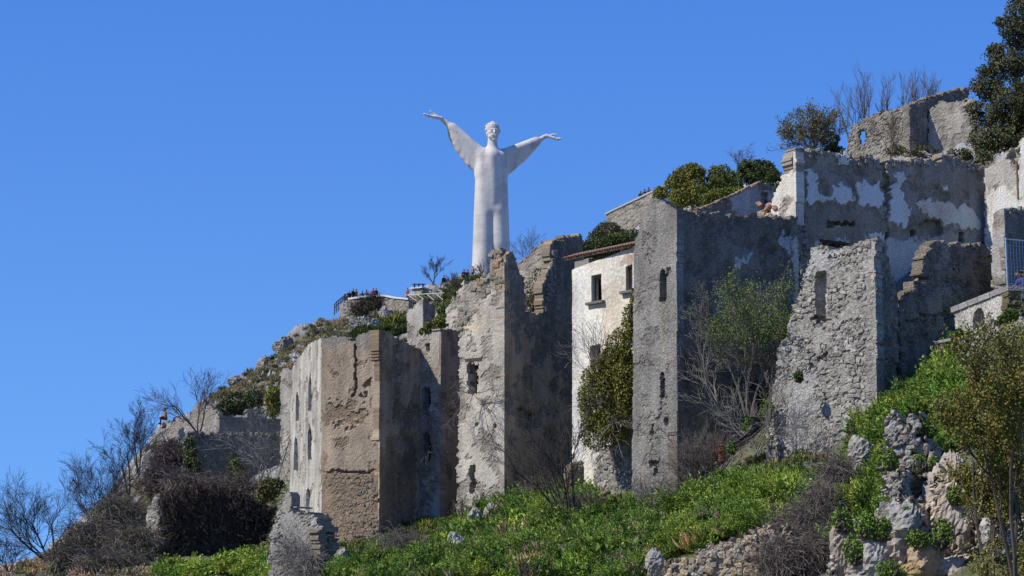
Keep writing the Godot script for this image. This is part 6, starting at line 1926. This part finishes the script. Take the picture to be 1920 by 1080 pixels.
	r = bare("bare_tree", "grey tangled leafless tree left of the half-leafed one", "tree", at(1350, 770, 94.5), 6.0, 4, 14, {"single": 0.9, "col": Color(0.28, 0.255, 0.22), "levels": 3, "fan": 0.7, "rad": 0.06, "ratio": 0.55, "wob": 0.28, "thin": 0.009})
	bare("bare_shrub", "pale tangled shrub below the half-leafed tree", "shrub", at(1420, 850, 90), 4.4, 7, 15, {"col": Color(0.33, 0.3, 0.25), "levels": 3, "fan": 0.8, "rad": 0.04, "wob": 0.3, "thin": 0.008})
	bush("ivy_clump", "dark leafy thicket at the base of the half-leafed tree, by the rubble tower", "bush", [ell(1430, 745, 96, 34, 34, 14), ell(1400, 730, 96, 26, 30, 14)], 2600, 0.13, [Color(0.05, 0.06, 0.025), Color(0.04, 0.045, 0.02)], 130, -0.1)
	bush("ivy_clump", "fresh green ivy spilling beside the lower left of the rubble tower", "bush", [ell(1440, 770, 91, 14, 22, 10), ell(1395, 790, 90.5, 12, 14, 8), ell(1372, 840, 90, 8, 12, 7)], 1500, 0.12, [Color(0.09, 0.16, 0.03), Color(0.11, 0.17, 0.03)], 131, -0.2)
	# orange bricks
	var t := thing("brick_stack", "small stack of orange bricks in the shadow beside the pale tangled shrub", "bricks", at(1352, 862, 91.5))
	for k in 7:
		piece(t, "brick", lump_meshes[k], stone_mat(Color(0.5, 0.2, 0.1).lerp(Color(0.42, 0.17, 0.1), k % 2)), Transform3D(Basis.from_scale(Vector3(0.3, 0.11, 0.25)), Vector3(0.01 * (k % 3), 0.11 * k, 0)))
	# airy shrub and poplars at the top
	r = bare("airy_shrub", "airy half-bare shrub with thin olive leaves on top of the upper ruin", "shrub", at(1530, 300, 122), 4.3, 13, 16, {"col": Color(0.15, 0.125, 0.1), "levels": 3, "fan": 0.75, "rad": 0.04, "ratio": 0.55, "thin": 0.011, "lean": Vector3(-0.15, 0, 0)})
	tip_leaves(r[0], r[1], 5, 0.12, 0.3, [Color(0.17, 0.19, 0.075), Color(0.13, 0.15, 0.06), Color(0.24, 0.165, 0.08)], 17, "foliage", 0.8)
	bush("evergreen_bush", "dark leafy bush inside the airy shrub on top of the upper ruin", "bush", [ell(1556, 268, 123, 20, 22), ell(1572, 280, 123, 12, 14)], 2400, 0.14, [Color(0.045, 0.06, 0.025), Color(0.06, 0.075, 0.03)], 132, -0.1)
	var g3 := "bare upright trees behind the top ruin"
	var xs := [[1595, 236, 7.0, "leftmost and lowest of the bare upright trees behind the top ruin"], [1625, 226, 6.8, "second bare upright tree from the left behind the top ruin's window"], [1655, 216, 6.6, "third bare upright tree from the left behind the top ruin"], [1690, 205, 6.2, "bare upright tree behind the corner of the top ruin"], [1720, 195, 5.8, "bare upright tree over the shaded wall of the top ruin"], [1755, 184, 5.2, "rightmost bare upright tree, nearest the dark evergreen"]]
	for k in xs.size():
		var s: Array = xs[k]
		bare("bare_tree", s[3], "tree", at(s[0], s[1] + 40, 160), s[2], 4, 150 + k, {"group": g3, "col": Color(0.2, 0.165, 0.145), "levels": 3, "fan": 0.3, "rad": 0.075, "ratio": 0.5, "spread": 0.5, "up": 0.1, "thin": 0.008, "single": 0.85})
	bare("bare_shrub", "thin bare shrub standing against the wall of the top ruin", "shrub", at(1670, 292, 138), 3.8, 6, 160, {"col": Color(0.16, 0.13, 0.1), "fan": 0.5, "rad": 0.035, "levels": 2, "thin": 0.012})
	bare("bare_shrub", "faint bare twigs rising behind the broken wall right of the statue", "shrub", at(990, 500, 200), 4.2, 10, 161, {"col": Color(0.2, 0.17, 0.15), "fan": 0.7, "rad": 0.03, "levels": 2, "thin": 0.013})
	bare("bare_shrub", "bare twigs on the summit wall beside the dark rounded bush", "shrub", at(1390, 318, 160), 2.4, 7, 162, {"col": Color(0.2, 0.17, 0.15), "fan": 0.8, "rad": 0.03, "levels": 2, "thin": 0.013})
	bare("bare_shrub", "brownish bare shrub at the statue's foot, right of the visitors", "shrub", at(905, 520, 250), 2.8, 8, 163, {"col": Color(0.17, 0.13, 0.11), "fan": 0.9, "rad": 0.035, "levels": 2, "thin": 0.02})
	bare("bare_shrub", "brownish bare shrub on the summit path below the visitors", "shrub", at(848, 545, 240), 2.8, 8, 164, {"col": Color(0.17, 0.13, 0.11), "fan": 0.9, "rad": 0.035, "levels": 2, "thin": 0.02})
	# dry bramble thickets
	var bc := [Color(0.24, 0.2, 0.175), Color(0.18, 0.15, 0.125), Color(0.29, 0.25, 0.21)]
	bramble("bramble_thicket", "brown bramble thicket spilling down in front of the fennel bank", "brambles", [ell(1500, 1000, 72, 55, 60, 40), ell(1545, 960, 73, 40, 60, 40), ell(1570, 900, 75, 26, 46, 30), ell(1465, 1050, 70, 50, 40, 40), ell(1540, 1040, 70, 40, 50, 40)], 5200, 0.8, 0.009, bc, 170)
	bramble("bramble_thicket", "wide brown bramble thicket on top of the lower left wall", "brambles", [ell(400, 898, 139.5, 74, 6, 40), ell(340, 902, 139.5, 36, 6, 40), ell(465, 912, 139, 40, 6, 30)], 1700, 1.0, 0.016, [Color(0.23, 0.19, 0.165), Color(0.17, 0.14, 0.115), Color(0.28, 0.23, 0.19)], 171)
	bramble("bramble_thicket", "brown bramble heap left of the dark ivy column, below the ridge wall", "brambles", [ell(310, 865, 160, 28, 34, 30), ell(295, 905, 155, 30, 36, 30), ell(325, 850, 162, 16, 18, 18)], 3000, 1.1, 0.019, [Color(0.22, 0.17, 0.15), Color(0.16, 0.13, 0.11)], 172)
	bramble("bramble_thicket", "large brown scrub thicket under the leafless trees of the left slope", "brambles", [ell(220, 965, 140, 60, 34, 50), ell(170, 1010, 136, 60, 32, 50), ell(250, 1020, 132, 50, 40, 50), ell(130, 1045, 134, 40, 22, 40), ell(210, 1060, 128, 70, 26, 40)], 8500, 1.0, 0.016, [Color(0.24, 0.2, 0.17), Color(0.18, 0.155, 0.12), Color(0.28, 0.24, 0.2), Color(0.17, 0.17, 0.09)], 173)
	bramble("bramble_thicket", "pale grey brush of stems leaning on the round turret stump", "brambles", [ell(545, 1040, 98, 30, 40, 14), ell(575, 1060, 97, 24, 26, 14)], 800, 1.0, 0.009, [Color(0.3, 0.27, 0.23)], 174)

	for k: Array in [[930, 955, 92, "low tangle of dead stems before the tall ruin's low window", 180], [1010, 948, 91, "tangle of dead stems in the green slope before the tall ruin's shaded wall", 183], [1085, 985, 88, "dead stems among the fennel below the dark gap beside the cream house", 184], [735, 1058, 96, "dead stems in the weeds under the brown house's dark wall", 185], [1260, 965, 84, "pale dead stems at the foot of the grey tower", 186]]:
		var p := hit(k[0], k[1])
		bramble("dead_shrub", k[3], "shrub", [[p + Vector3.UP * 0.9, Vector3(1.3, 0.8, 0.7)], [p + Vector3(0.9, 0.7, 0.4), Vector3(1.0, 0.6, 0.6)]], 700, 0.8, 0.009, bc, k[4], "dead shrubs in the green slope")
	var wd := [Color(0.15, 0.25, 0.045), Color(0.11, 0.19, 0.035), Color(0.2, 0.27, 0.05)]
	for k: Array in [[1668, 862, 66, 12, 20, "narrow green weeds down the left side of the rubble buttress"], [1737, 800, 66.5, 18, 18, "green weeds on the broken top of the rubble buttress"], [1752, 880, 65.5, 12, 22, "green weeds in the recess right of the rubble buttress"], [1705, 960, 62.4, 18, 12, "green weeds at the head of the limestone outcrop"], [1650, 990, 62.4, 20, 22, "leafy weeds between the limestone boulders, left of the outcrop's head"], [1765, 1000, 62, 20, 30, "leafy weeds growing out of the beige cliff"], [1600, 1030, 62.6, 20, 26, "leafy weeds left of the pale low boulder"], [1655, 945, 64, 22, 14, "green weeds along the foot of the rubble buttress"], [1720, 1010, 61.8, 20, 16, "weeds tucked between the orange boulder and the grey overhanging boulder"], [1622, 985, 62.4, 18, 24, "tall weeds at the upper left of the limestone outcrop"], [1670, 1068, 61.5, 26, 16, "weeds along the very bottom of the limestone outcrop"], [1790, 930, 62.4, 14, 16, "weeds on the upper edge of the beige cliff"], [1722, 870, 65.4, 14, 16, "weeds half-way up the rubble buttress"], [1578, 975, 63, 16, 20, "weeds between the brambles and the limestone outcrop"]]:
		bush("outcrop_weeds", k[5], "plant", [ell(k[0], k[1], k[2], k[3], k[4], 8), ell(k[0] + 8, k[1] + 6, k[2], k[3] * 0.7, k[4] * 0.7, 7)], 900, 0.085, wd, 190 + int(k[0]), -0.2)

func right_tree() -> void:
	var cols := [Color(0.16, 0.18, 0.04), Color(0.2, 0.19, 0.045), Color(0.24, 0.19, 0.045), Color(0.12, 0.15, 0.035), Color(0.19, 0.2, 0.05), Color(0.12, 0.1, 0.04)]
	var gold := [Color(0.42, 0.24, 0.03), Color(0.34, 0.24, 0.04), Color(0.28, 0.13, 0.02)]
	for k: Array in [[1850, 1110, 58.0, 7.6, 181, "slender tree with olive and golden leaves, left stem of the pair at the right edge", 2, 0.02], [1905, 1110, 57.0, 8.6, 182, "slender tree with darker trunk and golden leaves, right stem at the right edge", 3, -0.02]]:
		var base := hit(k[0], 1078)
		base = at(k[0], k[1], k[2])
		var r := bare("yellowing_tree", k[5], "tree", base, k[3], k[6], k[4], {"group": "slender trees with yellowing leaves", "col": Color(0.12, 0.105, 0.09), "levels": 4, "fan": 0.3, "rad": 0.08, "ratio": 0.42, "spread": 0.55, "up": 0.12, "thin": 0.006, "lean": Vector3(k[7], 0, 0)})
		var tips: Array = r[1]
		tip_leaves(r[0], tips, 12, 0.09, 0.4, cols, k[4] + 10, "foliage", 0.95)
		tip_leaves(r[0], tips, 3, 0.09, 0.4, gold, k[4] + 20, "golden_leaves", 0.22)
	bush("leafy_shrub", "olive leafy shrub filling the right edge under the slender trees", "shrub", [ell(1870, 700, 59.5, 50, 60, 40), ell(1850, 790, 59.5, 38, 60, 40), ell(1890, 800, 59, 50, 80, 40), ell(1850, 900, 59, 56, 70, 40), ell(1905, 920, 58.5, 40, 90, 40), ell(1845, 980, 58.5, 40, 70, 40), ell(1880, 1050, 58, 60, 50, 40), ell(1900, 640, 59.5, 30, 36, 30)] , 21000, 0.088, cols, 190, 0.0)

func undergrowth() -> void:
	var fen := [fennel_mesh(1), fennel_mesh(2), fennel_mesh(3)]
	var leafy := leafy_mesh(11, Color(0.17, 0.28, 0.04), Color(0.24, 0.34, 0.055), 0.4, 0.1, 170)
	var leafy2 := leafy_mesh(12, Color(0.085, 0.17, 0.03), Color(0.13, 0.22, 0.04), 0.4, 0.12, 140)
	var spurge := leafy_mesh(13, Color(0.11, 0.18, 0.035), Color(0.3, 0.31, 0.035), 0.8, 0.1)
	var grass := tuft_mesh(14, 0.5, 60, [Color(0.09, 0.14, 0.03), Color(0.12, 0.15, 0.04)])
	var dry := tuft_mesh(15, 0.5, 80, [Color(0.38, 0.33, 0.22), Color(0.31, 0.28, 0.16), Color(0.21, 0.24, 0.09)], 0.03)
	var scrub := leafy_mesh(16, Color(0.17, 0.19, 0.07), Color(0.22, 0.23, 0.08), 0.3, 0.1, 190)
	var brown := leafy_mesh(17, Color(0.26, 0.215, 0.165), Color(0.32, 0.26, 0.21), 0.4, 0.09, 190)
	var stalk := stalk_mesh(18)
	var w := [Color.WHITE, Color(0.85, 0.95, 0.8), Color(1.1, 1.05, 0.9), Color(0.8, 0.85, 0.85)]
	var slope := [620, 1095, 640, 1070, 700, 1072, 760, 1066, 810, 1046, 850, 1014, 900, 966, 960, 938, 1040, 925, 1110, 925, 1130, 968, 1190, 978, 1215, 1005, 1215, 1095]
	var bank := [1205, 1010, 1225, 985, 1270, 966, 1330, 940, 1390, 915, 1450, 914, 1560, 926, 1600, 880, 1610, 1000, 1560, 960, 1480, 985, 1440, 1000, 1330, 1025, 1240, 1055]
	var right := [1580, 930, 1600, 830, 1640, 780, 1660, 740, 1700, 730, 1760, 690, 1830, 660, 1830, 780, 1790, 850, 1760, 900, 1780, 960, 1775, 1030, 1740, 1000, 1700, 940, 1660, 960, 1620, 1040, 1590, 1060]
	var left := [300, 1090, 300, 1066, 360, 1064, 430, 1056, 500, 1036, 520, 1040, 510, 1095]
	for k in 3:
		cover("fennel", "feathery green fennel covering the slope below the ruins", fen[k], scatter(slope, 900, 1.2, 5.2, 400 + k), 0.6, 1.6, "leaf", 500 + k, w, 0.05, 0.75)
		cover("fennel", "feathery green fennel on the bank above the ochre wall", fen[k], scatter(bank, 600, 1.2, 5.2, 410 + k), 0.6, 1.6, "leaf", 510 + k, w, 0.05, 0.75)
		cover("fennel", "feathery green fennel hanging over the outcrop at the right", fen[k], scatter(right, 240, 1.2, 5.2, 420 + k), 0.6, 1.4, "leaf", 520 + k, w, 0.05, 0.75)
	cover("leafy_plants", "broad-leaved green weeds among the fennel of the slope", leafy, scatter(slope, 900, 1.2, 5.2, 430), 0.7, 1.7, "leaf", 530, w, 0.05, 0.7)
	cover("leafy_plants", "dark broad-leaved weeds among the fennel of the slope", leafy2, scatter(slope, 700, 1.2, 5.2, 431), 0.7, 1.8, "leaf", 531, w, 0.05, 0.7)
	cover("leafy_plants", "broad-leaved weeds on the bank above the ochre wall", leafy, scatter(bank, 380, 1.2, 5.2, 432), 0.6, 1.5, "leaf", 532, w, 0.05, 0.7)
	cover("leafy_plants", "broad-leaved weeds over the outcrop at the right", leafy2, scatter(right, 330, 1.2, 5.2, 433), 0.6, 1.3, "leaf", 533, w, 0.05, 0.7)
	cover("leafy_plants", "fresh broad-leaved weeds over the outcrop at the right", leafy, scatter(right, 330, 1.2, 5.2, 434), 0.6, 1.3, "leaf", 534, w, 0.05, 0.7)
	cover("leafy_plants", "bright green weeds at the foot of the lower left wall", leafy, scatter(left, 420, 1.2, 4.2, 435), 0.8, 1.7, "leaf", 535, w, 0.05, 0.7)
	cover("spurge", "yellow-green spurge clumps scattered over the slope", spurge, scatter(slope, 130, 1.2, 5.2, 436), 0.8, 1.5, "leaf", 536, w, 0.0, 0.8)
	cover("spurge", "yellow-green spurge clumps along the right bank", spurge, scatter(bank, 60, 1.2, 5.2, 437) + scatter(right, 50, 1.2, 5.2, 438), 0.7, 1.4, "leaf", 537, w, 0.0, 0.8)
	cover("dry_stalks", "pale pinkish dry flower stalks scattered over the slope", stalk, scatter(slope, 90, 1.2, 5.2, 439) + scatter(bank, 20, 1.2, 5.2, 440) + scatter(right, 16, 1.2, 5.2, 441), 0.8, 1.6, "leaf", 538, w, 0.0, 0.8)
	cover("grass", "green grass between the weeds of the slope", grass, scatter(slope, 900, 1.0, 5.2, 442) + scatter(bank, 300, 1.0, 5.2, 443) + scatter(right, 300, 1.0, 5.2, 444), 0.7, 1.4, "leaf", 539, w)
	var foot := [600, 1080, 640, 1010, 700, 990, 780, 960, 830, 935, 870, 925, 905, 940, 860, 1020, 770, 1072, 700, 1080]
	cover("leafy_plants", "low weeds along the wall feet of the brown house and narrow tower", leafy, scatter(foot, 700, 1.2, 5.6, 480), 0.35, 0.8, "leaf", 580, w)
	cover("leafy_plants", "low dark weeds along the wall feet of the brown house", leafy2, scatter(foot, 600, 1.2, 5.6, 481), 0.35, 0.8, "leaf", 581, w)
	cover("grass", "grass along the wall feet of the brown house and narrow tower", grass, scatter(foot, 900, 1.2, 5.6, 482), 0.5, 0.9, "leaf", 582, w)
	cover("dry_grass", "dry grass along the wall feet of the brown house and narrow tower", dry, scatter(foot, 600, 1.2, 5.6, 483), 0.5, 0.9, "leaf", 583, w)
	var base := [1300, 940, 1340, 900, 1400, 860, 1450, 850, 1580, 860, 1620, 820, 1600, 920, 1560, 940, 1450, 930]
	cover("leafy_plants", "low weeds at the foot of the rubble tower", leafy2, scatter(base, 350, 1.2, 5.6, 484), 0.3, 0.7, "leaf", 584, w)
	cover("dry_grass", "dry grass at the foot of the rubble tower", dry, scatter(base, 350, 1.2, 5.6, 485), 0.4, 0.9, "leaf", 585, w)
	cover("dry_grass", "brown dry grass between the weeds of the slope", dry, scatter(slope, 260, 1.2, 5.2, 486) + scatter(bank, 90, 1.2, 5.2, 487), 0.9, 1.6, "leaf", 586, w, 0.0, 0.7)
	# the far slope
	var far := [385, 770, 430, 695, 530, 630, 640, 575, 760, 560, 900, 515, 905, 560, 860, 620, 760, 640, 560, 690, 530, 800, 385, 800]
	cover("scrub", "olive scrub on the far slope below the terrace", scrub, scatter(far, 600, 4.6, 8.0, 450), 0.5, 1.4, "leaf", 540, w, 0.2)
	cover("scrub", "brown dry scrub on the far slope below the terrace", brown, scatter(far, 500, 4.6, 8.0, 451), 0.5, 1.3, "leaf", 541, w, 0.2)
	cover("dry_grass", "dry grass on the far slope below the terrace", dry, scatter(far, 3000, 4.6, 8.0, 452), 0.6, 1.3, "leaf", 542, w)
	cover("grass", "green grass patches below the terrace wall", grass, scatter([640, 640, 700, 605, 765, 600, 770, 660, 700, 650], 500, 4.6, 8.0, 453) + scatter([800, 640, 830, 560, 900, 520, 880, 560, 850, 610], 350, 4.6, 8.0, 454), 1.0, 2.0, "leaf", 543, w)
	cover("scrub", "olive scrub at the foot of the walls left of the brown house", scrub, scatter([490, 1060, 470, 960, 500, 930, 540, 930, 540, 1060], 160, 1.2, 6.0, 460), 0.5, 1.2, "leaf", 560, w, 0.1)
	# left slope
	var ls := [0, 1095, 0, 1075, 120, 1030, 200, 940, 290, 840, 330, 850, 330, 1000, 290, 1095]
	cover("scrub", "olive scrub among the brambles of the left slope", scrub, scatter(ls, 500, 1.2, 8.0, 455), 0.5, 1.2, "leaf", 544, w, 0.2)
	cover("scrub", "brown scrub among the brambles of the left slope", brown, scatter(ls, 900, 1.2, 8.0, 456), 0.5, 1.3, "leaf", 545, w, 0.2)
	cover("dry_grass", "dry grass over the left slope", dry, scatter(ls, 160, 1.2, 8.0, 457), 0.8, 1.7, "leaf", 546, w)
	# the hillside goes on beyond the right edge
	var beyond := [1925, 1100, 1925, 240, 2500, 120, 2500, 1100]
	cover("scrub", "olive scrub on the hillside beyond the right edge", scrub, scatter(beyond, 700, 1.2, 8.0, 470), 0.7, 2.0, "leaf", 570, w, 0.1)
	cover("grass", "green grass on the hillside beyond the right edge", grass, scatter(beyond, 900, 1.2, 8.0, 471), 0.7, 1.6, "leaf", 571, w)
